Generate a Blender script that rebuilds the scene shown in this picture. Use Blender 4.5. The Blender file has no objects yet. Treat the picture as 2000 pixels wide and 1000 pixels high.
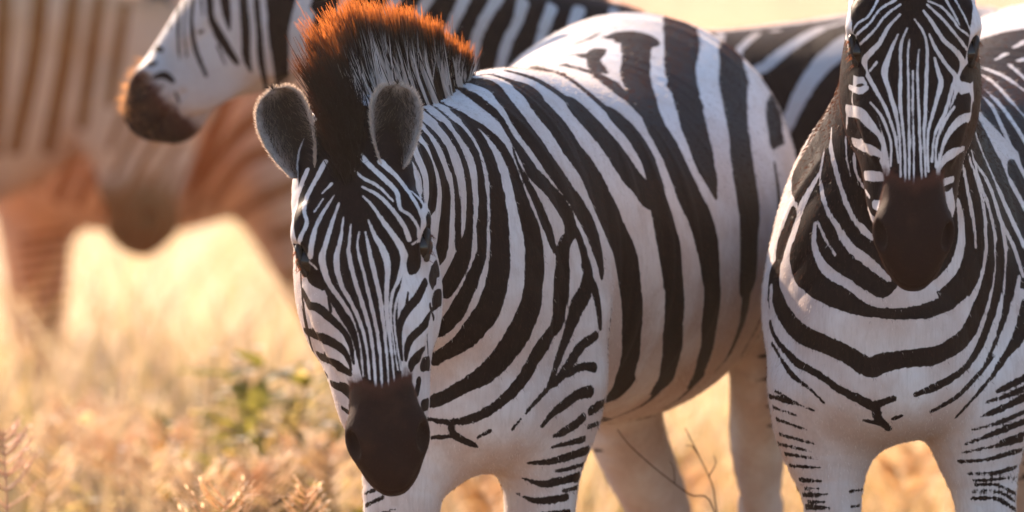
import bpy, math, random
import numpy as np
from mathutils import Vector, Matrix
from mathutils.bvhtree import BVHTree

SC = bpy.context.scene
COL = SC.collection
R = math.radians

# ------------------------------------------------------------------ camera
CAM = np.array([0.0, -12.0, 1.6])
FPX = 15600.0                                   # focal length in photo pixels (2000 wide)
FW = np.array([0.0, 12.0, -0.735]); FW /= np.linalg.norm(FW)
RT = np.array([1.0, 0.0, 0.0])
UP = np.cross(RT, FW)
cd = bpy.data.cameras.new('camera')
cam = bpy.data.objects.new('camera', cd); COL.objects.link(cam)
cam.location = CAM
cam.rotation_euler = Vector(FW).to_track_quat('-Z', 'Y').to_euler()
cd.sensor_width = 36.0
cd.lens = 36.0 * FPX / 2000.0
cd.clip_start = 0.1; cd.clip_end = 3000
cd.dof.use_dof = True
cd.dof.focus_distance = 11.8
cd.dof.aperture_fstop = 3.4
SC.camera = cam

# ------------------------------------------------------------------ sky, sun, exposure
SUN_EL, SUN_AZ = 29.0, -29.0                     # azimuth from +Y towards +X: behind the herd, a little left
w = bpy.data.worlds.new('World'); SC.world = w; w.use_nodes = True
nt = w.node_tree; bg = nt.nodes['Background']
sky = nt.nodes.new('ShaderNodeTexSky'); sky.sky_type = 'NISHITA'; sky.sun_disc = False
sky.sun_elevation = R(SUN_EL); sky.sun_rotation = R(SUN_AZ)
sky.dust_density = 1.0; sky.ozone_density = 2.0
nt.links.new(sky.outputs[0], bg.inputs[0]); bg.inputs[1].default_value = 0.10
sd = bpy.data.lights.new('sun', 'SUN'); sd.energy = 5.0; sd.angle = R(0.6); sd.color = (1.0, 0.75, 0.56)
sun = bpy.data.objects.new('sun', sd); COL.objects.link(sun)
SUNV = Vector((math.sin(R(SUN_AZ)) * math.cos(R(SUN_EL)), math.cos(R(SUN_AZ)) * math.cos(R(SUN_EL)), math.sin(R(SUN_EL))))
sun.rotation_euler = SUNV.to_track_quat('Z', 'Y').to_euler()
sun.location = SUNV * 50
SC.view_settings.view_transform = 'Standard'; SC.view_settings.look = 'None'
SC.view_settings.exposure = 1.62; SC.view_settings.gamma = 1.0
SC.cycles.use_denoising = True
SC.cycles.max_bounces = 8

def P(px, py, Y):
    """world point that stands at depth Y and is seen at photo pixel (px, py)"""
    d = FW + RT * (px - 1000.0) / FPX + UP * (500.0 - py) / FPX
    return CAM + d * ((Y - CAM[1]) / d[1])

# ------------------------------------------------------------------ shape toolkit: smooth unions of swept ellipses
def crom(a, n):
    a = np.asarray(a, float)
    if len(a) == 2:
        t = np.linspace(0, 1, n + 1)[:, None]
        return a[0] * (1 - t) + a[1] * t
    e = np.vstack([2 * a[0] - a[1], a, 2 * a[-1] - a[-2]])
    out = []
    for i in range(1, len(e) - 2):
        p0, p1, p2, p3 = e[i - 1], e[i], e[i + 1], e[i + 2]
        for j in range(n):
            t = j / n
            out.append(.5 * ((2 * p1) + (-p0 + p2) * t + (2 * p0 - 5 * p1 + 4 * p2 - p3) * t * t + (-p0 + 3 * p1 - 3 * p2 + p3) * t ** 3))
    out.append(e[-2])
    return np.array(out)

class Sweep:
    """stations: (point, a, b_up, b_down); lat = sideways hint"""
    def __init__(s, st, lat, k=.05, n=4, p=2.0, sub=False, cap=None):
        rows = []
        for q in st:
            c, a = q[0], q[1]
            bt = q[2] if len(q) > 2 else a
            bb = q[3] if len(q) > 3 else bt
            rows.append([*c, a, bt, bb])
        s.st = crom(rows, n).astype(np.float32); s.k = k; s.p = p; s.sub = sub
        s.lat = np.array(lat, np.float32); s.cap = cap
        m = s.st[:, 3:6].max() + .14
        s.lo = s.st[:, :3].min(0) - m; s.hi = s.st[:, :3].max(0) + m
    def __call__(s, X):
        out = np.full(len(X), 1.0, np.float32)
        for i in range(len(s.st) - 1):
            A, B = s.st[i], s.st[i + 1]
            T = B[:3] - A[:3]; L = float(np.linalg.norm(T))
            if L < 1e-6: continue
            mid = (A[:3] + B[:3]) / 2
            rad = L / 2 + max(A[3:6].max(), B[3:6].max()) + .12
            D = X - mid
            idx = np.nonzero((D * D).sum(1) < rad * rad)[0]
            if len(idx) == 0: continue
            T = T / L
            la = s.lat - T * float(s.lat @ T); la = la / np.linalg.norm(la)
            up = np.cross(la, T)
            Q = X[idx] - A[:3]
            z = Q @ T
            t = np.clip(z / L, 0, 1)
            ze = z - t * L
            Q = Q - t[:, None] * (B[:3] - A[:3])
            x = Q @ la; y = Q @ up
            a = A[3] + (B[3] - A[3]) * t
            b = np.where(y > 0, A[4] + (B[4] - A[4]) * t, A[5] + (B[5] - A[5]) * t)
            c = np.minimum(a, b) if s.cap is None else np.float32(s.cap)
            p = s.p
            if p == 2.0:
                k0 = np.sqrt((x / a) ** 2 + (y / b) ** 2 + (ze / c) ** 2) + 1e-6
            else:
                k0 = ((np.abs(x / a) ** p + np.abs(y / b) ** p + np.abs(ze / c) ** p)) ** (1 / p) + 1e-6
            r = np.sqrt(x * x + y * y + ze * ze)
            d = r * (1 - 1 / k0)
            d = np.where(r < 1e-5, -np.minimum(a, b), d)
            out[idx] = np.minimum(out[idx], d)
        return out

def blob(c, r, ax=None, k=.03, sub=False, p=2.0):
    """ellipsoid; ax = 3x3 rows of axes"""
    c = np.array(c, np.float32); r = np.array(r, np.float32)
    M = np.eye(3, dtype=np.float32) if ax is None else np.array(ax, np.float32)
    def f(X):
        q = (X - c) @ M.T
        k0 = np.sqrt(((q / r) ** 2).sum(1)) + 1e-6
        return np.sqrt((q * q).sum(1)) * (1 - 1 / k0)
    f.k = k; f.sub = sub
    m = r.max() + .14
    f.lo = c - m; f.hi = c + m
    return f

def field(prims, X):
    X = X.astype(np.float32)
    d = np.full(len(X), 1.0, np.float32)
    for f in prims:
        m = np.nonzero(((X > f.lo) & (X < f.hi)).all(1))[0]
        if len(m) == 0: continue
        v = f(X[m]); cur = d[m]; k = f.k
        if f.sub:
            v = -v
            h = np.maximum(k - np.abs(cur - v), 0) / k
            d[m] = np.maximum(cur, v) + h * h * k / 4
        else:
            h = np.maximum(k - np.abs(cur - v), 0) / k
            d[m] = np.minimum(cur, v) - h * h * k / 4
    return d

def surface_net(prims, h):
    lo = np.min([f.lo for f in prims], 0) + .09; hi = np.max([f.hi for f in prims], 0) - .09
    n = np.ceil((hi - lo) / h).astype(int) + 1
    gx, gy, gz = [lo[i] + h * np.arange(n[i]) for i in range(3)]
    X = np.stack(np.meshgrid(gx, gy, gz, indexing='ij'), -1).reshape(-1, 3)
    V = field(prims, X).reshape(n)
    ins = V < 0
    cnt = np.zeros(n - 1, np.int8)
    off = [(i, j, k) for i in (0, 1) for j in (0, 1) for k in (0, 1)]
    for i, j, k in off:
        cnt += ins[i:n[0] - 1 + i, j:n[1] - 1 + j, k:n[2] - 1 + k]
    act = (cnt > 0) & (cnt < 8)
    cells = np.argwhere(act)
    ids = -np.ones(n - 1, np.int64); ids[tuple(cells.T)] = np.arange(len(cells))
    acc = np.zeros((len(cells), 3)); num = np.zeros(len(cells))
    cor = {o: V[tuple((cells + o).T)] for o in off}
    for o in off:
        for ax in range(3):
            if o[ax]: continue
            o2 = list(o); o2[ax] = 1; o2 = tuple(o2)
            a, b = cor[o], cor[o2]
            m = (a < 0) != (b < 0)
            t = a[m] / (a[m] - b[m])
            pt = np.tile(np.array(o, float), (m.sum(), 1)); pt[:, ax] = t
            acc[m] += pt; num[m] += 1
    pos = lo + h * (cells + acc / num[:, None])
    faces = []
    for ax in range(3):
        u, v = (ax + 1) % 3, (ax + 2) % 3
        sl0 = [slice(None)] * 3; sl1 = [slice(None)] * 3
        sl0[ax] = slice(0, n[ax] - 1); sl1[ax] = slice(1, n[ax])
        ch = ins[tuple(sl0)] != ins[tuple(sl1)]
        e = np.argwhere(ch)
        e = e[(e[:, u] > 0) & (e[:, v] > 0) & (e[:, u] < n[u] - 1) & (e[:, v] < n[v] - 1)]
        s = ins[tuple(e.T)]
        q = []
        for du, dv in ((1, 1), (0, 1), (0, 0), (1, 0)):
            c = e.copy(); c[:, u] -= du; c[:, v] -= dv
            q.append(ids[tuple(c.T)])
        q = np.stack(q, 1)
        q[~s] = q[~s][:, ::-1]
        faces.append(q)
    F = np.vstack(faces)
    return pos, F

def normals(V, F):
    d1 = V[F[:, 2]] - V[F[:, 0]]; d2 = V[F[:, 3]] - V[F[:, 1]]
    fn = np.cross(d1, d2)
    N = np.zeros_like(V)
    for i in range(4): np.add.at(N, F[:, i], fn)
    return N / (np.linalg.norm(N, axis=1)[:, None] + 1e-12)

def relax(V, F, w):
    acc = np.zeros_like(V); num = np.zeros(len(V))
    for i in range(4):
        j = (i + 1) % 4
        np.add.at(acc, F[:, i], V[F[:, j]]); np.add.at(num, F[:, i], 1)
        np.add.at(acc, F[:, j], V[F[:, i]]); np.add.at(num, F[:, j], 1)
    return V * (1 - w) + w * acc / np.maximum(num, 1)[:, None]

def split(V, F):
    n = len(V)
    E = np.sort(np.vstack([F[:, [i, (i + 1) % 4]] for i in range(4)]), 1)
    key = E[:, 0].astype(np.int64) * n + E[:, 1]
    uk, inv = np.unique(key, return_inverse=True)
    ev = (V[uk // n] + V[uk % n]) / 2
    inv = inv.reshape(4, -1).T + n
    fc = V[F].mean(1); fi = np.arange(len(F)) + n + len(uk)
    V2 = np.vstack([V, ev, fc])
    Q = [np.stack([F[:, i], inv[:, i], fi, inv[:, i - 1]], 1) for i in range(4)]
    return V2, np.vstack(Q)

def settle(prims, V, F, it, sm):
    for _ in range(it):
        if sm: V = relax(V, F, sm)
        N = normals(V, F)
        V = V - N * np.clip(field(prims, V), -.02, .02)[:, None] * .9
    return V

def grow(prims, h=.016, levels=2):
    V, F = surface_net(prims, h)
    V = settle(prims, V, F, 3, .4)
    coarse = None
    for l in range(levels):
        V, F = split(V, F)
        V = settle(prims, V, F, 2, .3)
        if l == 0: coarse = (V, F)
    return V, F, coarse or (V, F)

def put_mesh(name, V, F, mat, parent=None, smooth=True):
    me = bpy.data.meshes.new(name)
    V = np.asarray(V, np.float32); F = np.asarray(F, np.int32)
    k = F.shape[1]
    me.vertices.add(len(V)); me.vertices.foreach_set('co', V.ravel())
    me.loops.add(F.size); me.loops.foreach_set('vertex_index', F.ravel())
    me.polygons.add(len(F))
    me.polygons.foreach_set('loop_start', np.arange(0, F.size, k, dtype=np.int32))
    if smooth: me.polygons.foreach_set('use_smooth', np.ones(len(F), bool))
    me.update(calc_edges=True)
    me.materials.append(mat)
    o = bpy.data.objects.new(name, me); COL.objects.link(o)
    if parent is not None: o.parent = parent
    return o

def attr(o, name, val, typ='FLOAT'):
    a = o.data.attributes.new(name, typ, 'POINT')
    if typ == 'FLOAT': a.data.foreach_set('value', np.asarray(val, np.float32))
    else: a.data.foreach_set('color', np.asarray(val, np.float32).ravel())

def tag(o, label=None, cat=None, group=None, kind=None):
    if label: o['label'] = label
    if cat: o['category'] = cat
    if group: o['group'] = group
    if kind: o['kind'] = kind
    return o

def empty(name, loc=(0, 0, 0)):
    o = bpy.data.objects.new(name, None); COL.objects.link(o); o.location = loc
    o.empty_display_size = .2
    return o
# ------------------------------------------------------------------ materials
class NT:
    def __init__(s, name):
        s.m = bpy.data.materials.new(name); s.m.use_nodes = True
        s.t = s.m.node_tree; s.b = s.t.nodes['Principled BSDF']; s.o = s.t.nodes['Material Output']
    def n(s, kind, **kw):
        x = s.t.nodes.new(kind)
        for k, v in kw.items():
            if k.startswith('i_'):
                key = k[2:]
                x.inputs[int(key) if key.isdigit() else key].default_value = v
            else: setattr(x, k, v)
        return x
    def l(s, a, b): s.t.links.new(a, b)
    def noise(s, scale, detail=3, rough=.5, vec=None, co='Object'):
        x = s.n('ShaderNodeTexNoise', i_Scale=scale, i_Detail=detail, i_Roughness=rough)
        if vec is None:
            vec = s.n('ShaderNodeTexCoord').outputs[co]
        s.l(vec, x.inputs['Vector']); return x.outputs[0]
    def math(s, op, a, b=None, c=None, clamp=False):
        x = s.n('ShaderNodeMath', operation=op, use_clamp=clamp)
        for i, v in enumerate((a, b, c)):
            if v is None: continue
            if isinstance(v, (int, float)): x.inputs[i].default_value = v
            else: s.l(v, x.inputs[i])
        return x.outputs[0]
    def ramp(s, v, lo, hi, a=0., b=1.):
        x = s.n('ShaderNodeMapRange', interpolation_type='SMOOTHSTEP')
        s.l(v, x.inputs[0])
        for i, q in zip((1, 2, 3, 4), (lo, hi, a, b)): x.inputs[i].default_value = q
        return x.outputs[0]
    def mix(s, f, a, b, mode='MIX'):
        x = s.n('ShaderNodeMix', data_type='RGBA', blend_type=mode)
        for sock, v in ((x.inputs[0], f), (x.inputs[6], a), (x.inputs[7], b)):
            if isinstance(v, (int, float)): sock.default_value = v
            elif isinstance(v, tuple): sock.default_value = (*v, 1)
            else: s.l(v, sock)
        return x.outputs[2]
    def att(s, name): return s.n('ShaderNodeAttribute', attribute_name=name)

WHITE = (.66, .64, .64); BLACK = (.0095, .0045, .0042); MUZ = (.021, .0085, .0065)

def coat_material(name, wob=1.0, WHITE=WHITE, W2=(.57, .52, .50), BLACK=BLACK, B2=(.016, .0082, .0070), MUZ=MUZ, M1=(.070, .024, .016), M2=(.040, .017, .011)):
    c = NT(name)
    st = c.att('stripe').outputs['Fac']; wv = c.att('ragged').outputs['Fac']; mz = c.att('muzzle').outputs['Fac']
    dust = c.att('dust').outputs['Fac']
    n1 = c.noise(420, 2, .6); n2 = c.noise(70, 3, .6); n3 = c.noise(9, 4, .55); n4 = c.noise(30, 4, .6)
    mp = c.n('ShaderNodeMapping'); mp.inputs['Scale'].default_value = (1, 1, .14); mp.inputs['Rotation'].default_value = (.25, .35, 0)
    c.l(c.n('ShaderNodeTexCoord').outputs['Object'], mp.inputs['Vector'])
    hs = c.noise(240, 3, .65, mp.outputs[0]); hs2 = c.noise(90, 3, .6, mp.outputs[0])
    rg = c.math('ADD', c.math('MULTIPLY', c.math('SUBTRACT', hs, .5), .0040), c.math('MULTIPLY', c.math('SUBTRACT', n1, .5), .0012 * wob))
    rg = c.math('ADD', rg, c.math('MULTIPLY', c.math('SUBTRACT', n2, .5), .0022 * wob))
    rg = c.math('ADD', rg, c.math('MULTIPLY', c.math('SUBTRACT', c.noise(26, 3, .5), .5), .0030))
    e = c.math('ADD', st, c.math('MULTIPLY', rg, wv))
    dark = c.ramp(e, -.0008, .0008)
    wc = c.mix(c.ramp(n3, .38, .72), WHITE, W2)
    wc = c.mix(c.ramp(n4, .56, .80, 0, .45), wc, (.34, .26, .215))
    wc = c.mix(c.math('MULTIPLY', dust, c.ramp(c.noise(4.5, 4, .6), .34, .62)), wc, (.46, .32, .265))
    bc = c.mix(c.ramp(n4, .35, .75), BLACK, B2)
    wc = c.mix(c.ramp(c.math('ADD', c.math('MULTIPLY', hs, .6), c.math('MULTIPLY', hs2, .4)), .42, .68, 0, .32), wc, (.36, .30, .27))
    bc = c.mix(c.ramp(hs, .45, .75, 0, .5), bc, (.030, .016, .012))
    col = c.mix(dark, wc, bc)
    mn = c.math('ADD', mz, c.math('MULTIPLY', c.math('SUBTRACT', n2, .5), .35))
    col = c.mix(c.ramp(mn, .35, .62), col, c.mix(c.ramp(mn, .45, 1.0), M1, MUZ))
    mk = c.ramp(mn, .45, .7)
    col = c.mix(c.math('MULTIPLY', mk, c.ramp(c.noise(16, 5, .65), .45, .8)), col, M2)
    c.l(col, c.b.inputs['Base Color'])
    rough = c.math('ADD', c.math('MULTIPLY_ADD', n4, .2, .42), c.math('MULTIPLY', mk, .12))
    c.l(rough, c.b.inputs['Roughness'])
    c.b.inputs['Specular IOR Level'].default_value = .04
    c.b.inputs['Sheen Weight'].default_value = .0
    c.b.inputs['Sheen Roughness'].default_value = .4
    # fine lie of the hair
    bm = c.n('ShaderNodeBump', i_Strength=.30, i_Distance=.002)
    c.l(c.math('ADD', c.math('ADD', hs, c.math('MULTIPLY', hs2, .9)), c.math('MULTIPLY', n2, .5)), bm.inputs['Height'])
    b2 = c.n('ShaderNodeBump', i_Distance=.006); c.l(c.math('MULTIPLY', mk, .35), b2.inputs['Strength'])
    c.l(c.noise(30, 5, .6), b2.inputs['Height']); c.l(bm.outputs[0], b2.inputs['Normal'])
    c.l(b2.outputs[0], c.b.inputs['Normal'])
    return c.m

def hair_material(name, trans=.45, rough=.5):
    """strands: colour from the 'tone' attribute, light passes through them"""
    c = NT(name)
    col = c.att('tone').outputs['Color']
    c.l(col, c.b.inputs['Base Color']); c.b.inputs['Roughness'].default_value = rough
    c.b.inputs['Specular IOR Level'].default_value = .3
    tr = c.n('ShaderNodeBsdfTranslucent'); c.l(c.att('glow').outputs['Color'], tr.inputs[0])
    mx = c.n('ShaderNodeMixShader'); mx.inputs[0].default_value = trans
    c.l(c.b.outputs[0], mx.inputs[1]); c.l(tr.outputs[0], mx.inputs[2]); c.l(mx.outputs[0], c.o.inputs[0])
    return c.m

def plain(name, col, rough=.6, spec=.4, var=None, scale=20., trans=0.):
    c = NT(name)
    if var:
        c.l(c.mix(c.ramp(c.noise(scale, 4, .6), .35, .7), col, var), c.b.inputs['Base Color'])
    else: c.b.inputs['Base Color'].default_value = (*col, 1)
    c.b.inputs['Roughness'].default_value = rough; c.b.inputs['Specular IOR Level'].default_value = spec
    if trans:
        tr = c.n('ShaderNodeBsdfTranslucent'); tr.inputs[0].default_value = (*(var or col), 1)
        mx = c.n('ShaderNodeMixShader'); mx.inputs[0].default_value = trans
        c.l(c.b.outputs[0], mx.inputs[1]); c.l(tr.outputs[0], mx.inputs[2]); c.l(mx.outputs[0], c.o.inputs[0])
    return c.m

M_COAT = coat_material('zebra_coat')
M_COAT_SHADED = coat_material('zebra_coat_shaded', 1.0, (.42, .405, .41), (.36, .32, .30))  # same coat with the whites greyed to stand in for shade
M_COAT_HAZED = coat_material('zebra_coat_hazed', 1.0, (.66, .375, .22), (.58, .29, .13), (.24, .078, .017), (.29, .105, .026), (.20, .072, .020), (.26, .10, .035), (.22, .085, .028))  # far coats: warm haze and glare put into the colour
M_HAIR = hair_material('mane_hair', .4)
M_FUZZ = hair_material('coat_fuzz', .35)
M_EYE = plain('eye', (.010, .006, .005), .16, .35)
M_LID = plain('eyelid', (.014, .009, .008), .45, .4)
M_HOOF = plain('hoof', (.06, .05, .045), .5, .4, (.10, .085, .07), 40)

def ear_material():
    c = NT('ear_skin')
    n = c.noise(60, 4, .7); n2 = c.noise(320, 2, .6)
    tone = c.att('tone').outputs['Color']
    col = c.mix(c.ramp(n, .40, .68, 0, .75), tone, c.mix(.85, tone, (.012, .008, .006)))
    c.l(col, c.b.inputs['Base Color']); c.b.inputs['Roughness'].default_value = .75; c.b.inputs['Specular IOR Level'].default_value = .12
    bm = c.n('ShaderNodeBump', i_Strength=.5, i_Distance=.003); c.l(c.math('ADD', n, n2), bm.inputs['Height']); c.l(bm.outputs[0], c.b.inputs['Normal'])
    tr = c.n('ShaderNodeBsdfTranslucent'); c.l(c.att('glow').outputs['Color'], tr.inputs[0])
    mx = c.n('ShaderNodeMixShader'); mx.inputs[0].default_value = .3
    c.l(c.b.outputs[0], mx.inputs[1]); c.l(tr.outputs[0], mx.inputs[2]); c.l(mx.outputs[0], c.o.inputs[0])
    return c.m
M_EAR = ear_material()
FUZZ_N = 95000
# ------------------------------------------------------------------ zebra toolkit
def unit(v): v = np.asarray(v, float); return v / np.linalg.norm(v)

HEAD = [  # s, half width, dorsal, ventral
    (.000, .066, .050, .085), (.050, .082, .070, .110), (.110, .093, .080, .132), (.175, .095, .080, .150),
    (.240, .088, .074, .152), (.300, .073, .066, .130), (.345, .057, .060, .106), (.385, .046, .055, .088),
    (.420, .047, .051, .078), (.455, .049, .047, .070), (.482, .047, .042, .064), (.506, .036, .033, .054), (.525, .025, .022, .042)]

class HeadFrame:
    def __init__(s, poll, nose, dorsal, size=1.0):
        s.O = np.array(poll); s.S = unit(np.array(nose) - s.O)
        d = np.array(dorsal, float); s.D = unit(d - s.S * (d @ s.S)); s.X = np.cross(s.D, s.S) * -1
        s.L = np.linalg.norm(np.array(nose) - s.O); s.k = s.L / .54 * size; s.q = s.L / .54
    def at(s, x, d, t): return s.O + s.X * x * s.k + s.D * d * s.k + s.S * t * s.q
    def loc(s, V):
        r = V - s.O
        return (r @ s.X) / s.k, (r @ s.D) / s.k, (r @ s.S) / s.q
    def ax(s): return np.array([s.X, s.D, s.S])
    def prims(s):
        k = s.k
        st = [(s.at(0, 0, t), a * k, b * k, c * k) for t, a, b, c in HEAD]
        out = [Sweep(st, s.X, k=.035, n=3, p=2.35)]
        A = s.ax()
        for g in (-1, 1):
            out.append(blob(s.at(g * .074, .056, .165), np.array((.024, .024, .042)) * k, A, .03))     # brow
            out.append(blob(s.at(g * .064, -.070, .225), np.array((.036, .072, .090)) * k, A, .04))    # cheek
            out.append(blob(s.at(g * .052, .020, .275), np.array((.020, .016, .070)) * k, A, .03))     # face crest
            out.append(blob(s.at(g * .046, -.045, .345), np.array((.024, .046, .095)) * k, A, .03))     # mandible
            out.append(blob(s.at(g * .033, .014, .468), np.array((.024, .030, .032)) * k, A, .025))    # nostril wing
        out.append(blob(s.at(0, -.020, .505), np.array((.027, .034, .032)) * k, A, .03))               # lips
        out.append(blob(s.at(0, -.056, .480), np.array((.032, .026, .034)) * k, A, .03))               # chin
        for g in (-1, 1):
            out.append(blob(s.at(g * .047, .026, .480), np.array((.010, .014, .019)) * k, A, .010, sub=True))
            out.append(blob(s.at(g * .094, .056, .196), np.array((.016, .017, .022)) * k, A, .016, sub=True))  # eye socket
        # the mouth: a shallow cut between the lips
        out.append(Sweep([(s.at(x, d, t), .004 * k) for x, d, t in ((-.058, -.028, .440), (-.050, -.030, .480), (-.024, -.030, .530), (0, -.030, .541), (.024, -.030, .530), (.050, -.030, .480), (.058, -.028, .440))], s.D, k=.008, n=4, sub=True))
        return out

def leg(pts, k=.05):
    """pts: (point, a, b_back, b_front) down to the knee or hock, ends on the ground with a hoof"""
    return Sweep(pts, (1, 0, 0), k=k, n=4)

def to_ground(p, fore=True, dx=0.0):
    """joint chain from a point above the knee / hock to the hoof"""
    x, y, z = p
    if fore:
        return [((x + dx * .4, y, .36), .046, .046, .050), ((x + dx * .5, y + .005, .31), .036, .036, .038), ((x + dx * .7, y + .01, .20), .027, .031, .027),
                ((x + dx * .9, y + .01, .115), .031, .038, .032), ((x + dx, y - .02, .065), .030, .034, .032),
                ((x + dx, y - .035, .035), .042, .040, .050), ((x + dx, y - .04, .0), .048, .046, .058)]
    return [((x + dx * .4, y + .04, .38), .038, .050, .042), ((x + dx * .5, y + .03, .31), .031, .038, .034), ((x + dx * .7, y + .015, .20), .029, .032, .029),
            ((x + dx * .9, y + .005, .115), .032, .038, .034), ((x + dx, y - .025, .065), .031, .034, .032),
            ((x + dx, y - .04, .035), .042, .040, .048), ((x + dx, y - .045, .0), .047, .046, .056)]

def lay_on(bvh, pts):
    """photo pixels -> points on the coat; returns 3D centres and half widths"""
    C = []; last = None
    def hit(x, y):
        d = unit(FW + RT * (x - 1000.0) / FPX + UP * (500.0 - y) / FPX)
        r = bvh.ray_cast(Vector(CAM), Vector(d))
        return None if r[0] is None else (np.array(r[0]), np.array(r[1]), r[3])
    n = len(pts)
    for i, (x, y, w) in enumerate(pts):
        c = hit(x, y)
        if c is None:
            if last is None: C.append(None); continue
            d = unit(FW + RT * (x - 1000.0) / FPX + UP * (500.0 - y) / FPX)
            r = bvh.find_nearest(Vector(CAM + d * np.linalg.norm(last - CAM)))
            C.append(np.array(r[0])); continue
        last = c[0]; C.append(c[0])
    k = [i for i in range(n) if C[i] is not None]
    C2, H2 = [], []
    for j, i in enumerate(k):
        x, y, w = pts[i]; p = C[i]
        a, b = k[max(0, j - 1)], k[min(len(k) - 1, j + 1)]
        t = np.array([pts[b][0] - pts[a][0], pts[b][1] - pts[a][1]]); t = t / (np.linalg.norm(t) + 1e-9)
        T = C[b] - C[a]; T = T / (np.linalg.norm(T) + 1e-9)
        nx, ny = -t[1], t[0]
        base = w / 2 / FPX * np.linalg.norm(p - CAM); h = base
        if w < 70 and len(k) > 1:
            es = [hit(x + g * nx * w / 2, y + g * ny * w / 2) for g in (1, -1)]
            es = [e[0] - p for e in es if e is not None]
            es = [e - T * (e @ T) for e in es]
            g = [np.linalg.norm(e) for e in es]
            if len(g) == 2 and max(g) < base * 3.0 and max(g) < 1.7 * min(g):
                h = sum(g) / 2; p = p + (es[0] + es[1]) / 2
                p = np.array(bvh.find_nearest(Vector(p))[0])
            elif g: h = min(min(g), base * 1.4)
        C2.append(p); H2.append(h)
    return np.array(C2), np.array(H2)

def paint(V, coarse, ops):
    """signed stripe field (metres; > 0 is dark) from guide lines lying on the coat"""
    bvh = BVHTree.FromPolygons([Vector(v) for v in coarse[0]], [tuple(f) for f in coarse[1].tolist()])
    S = np.full(len(V), -.02, np.float32); near = np.full(len(V), 9., np.float32)
    for kind, pts in ops:
        if kind == 'fill':                                  # a dark ground: balls (point, radius)
            for c, r in pts:
                S = np.maximum(S, (r - np.linalg.norm(V - np.array(c), axis=1)).astype(np.float32))
            continue
        q = crom(pts, 5) if len(pts) > 1 else np.array([pts[0], pts[0]], float)
        q[:, 2] = np.maximum(q[:, 2], 1.0)
        if q[:, 2].max() < 70: q[:, 2] = q[:, 2] * 1.14 + .8 if kind == 'k' else q[:, 2] * .95
        C, H = lay_on(bvh, [tuple(r) for r in q])
        if len(C) == 0: continue
        if len(C) == 1: C = np.vstack([C, C + 1e-4]); H = np.append(H, H)
        m = H.max() + .025
        lo, hi = C.min(0) - m, C.max(0) + m
        idx = np.nonzero(((V > lo) & (V < hi)).all(1))[0]
        if len(idx) == 0: continue
        X = V[idx]; best = np.full(len(idx), -9.); dm = np.full(len(idx), 9.)
        for i in range(len(C) - 1):
            A, B = C[i], C[i + 1]; T = B - A; L2 = T @ T
            if L2 > .09 ** 2 and H.max() < .03: continue           # jumped across a fold
            t = np.clip(((X - A) @ T) / max(L2, 1e-12), 0, 1)
            D = np.linalg.norm(X - A - t[:, None] * T, axis=1)
            best = np.maximum(best, H[i] + (H[i + 1] - H[i]) * t - D); dm = np.minimum(dm, D)
        S[idx] = np.maximum(S[idx], best) if kind == 'k' else np.minimum(S[idx], -best)
        near[idx] = np.minimum(near[idx], dm)
    return np.clip(S, -.02, .02), near, bvh

HANG = None
def split_some(V, F, m):
    """split only the faces in m; the new points on the rim stay on the old edges"""
    global HANG
    n0 = len(V)
    A = F[~m]; B = F[m]
    used, inv = np.unique(B, return_inverse=True)
    Vs, Fs = split(V[used], inv.reshape(B.shape))
    new = Vs[len(used):]
    mp = np.concatenate([used, n0 + np.arange(len(new))])
    V2 = np.vstack([V, new]); F2 = np.vstack([A, mp[Fs]])
    E = np.sort(np.vstack([B[:, [i, (i + 1) % 4]] for i in range(4)]), 1)
    key = E[:, 0].astype(np.int64) * n0 + E[:, 1]
    uk, cnt = np.unique(key, return_counts=True)
    HANG = np.zeros(len(V2), bool); HANG[n0:n0 + len(uk)] = cnt == 1
    return V2, F2

def hidden_side(V, N, S, near, axis, origin, period=.10):
    """the flank turned away carries bands of the same kind round the barrel"""
    view = V - CAM; view /= np.linalg.norm(view, axis=1)[:, None]
    away = (N * view).sum(1) > -.02
    u = (V - origin) @ unit(axis)
    u = u + .02 * np.sin(V[:, 2] * 9) + .012 * np.sin(V[:, 0] * 23 + 1)
    legz = V[:, 2] < .58
    u = np.where(legz, V[:, 2] * 1.6, u)
    g = .016 * np.sin(2 * np.pi * u / period) + .001
    use = away & (near > .02)
    return np.where(use, g, S)

def strands(name, roots, dirs, lens, width, tone, glow, parent, mat, bend=None, seg=3, seed=0):
    """thin tapering blades of hair; tone/glow: (n, seg+1, 3) colours"""
    rng = np.random.default_rng(seed)
    n = len(roots)
    view = unit(roots.mean(0) - CAM)
    side = np.cross(dirs, view[None] + rng.normal(0, .5, (n, 3)))
    side /= np.linalg.norm(side, axis=1)[:, None] + 1e-9
    if bend is None: bend = np.zeros((n, 3))
    lv = []
    for i in range(seg + 1):
        t = i / seg
        c = roots + dirs * (lens * t)[:, None] + bend * (lens * t * t)[:, None]
        wd = (width * (1 - .85 * t) / 2)[:, None]
        lv.append(np.stack([c - side * wd, c + side * wd], 1))
    Vv = np.stack(lv, 1).reshape(-1, 3)                     # n, seg+1, 2
    base = np.arange(n)[:, None] * (seg + 1) * 2
    F = np.concatenate([base + np.array([[2 * i, 2 * i + 1, 2 * i + 3, 2 * i + 2]]) for i in range(seg)], 0)
    o = put_mesh(name, Vv, F, mat, parent)
    f = lambda a: np.concatenate([np.repeat(a, 2, axis=1).reshape(-1, 3), np.ones((n * (seg + 1) * 2, 1))], 1)
    attr(o, 'tone', f(tone), 'FLOAT_COLOR'); attr(o, 'glow', f(glow), 'FLOAT_COLOR')
    return o

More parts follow.
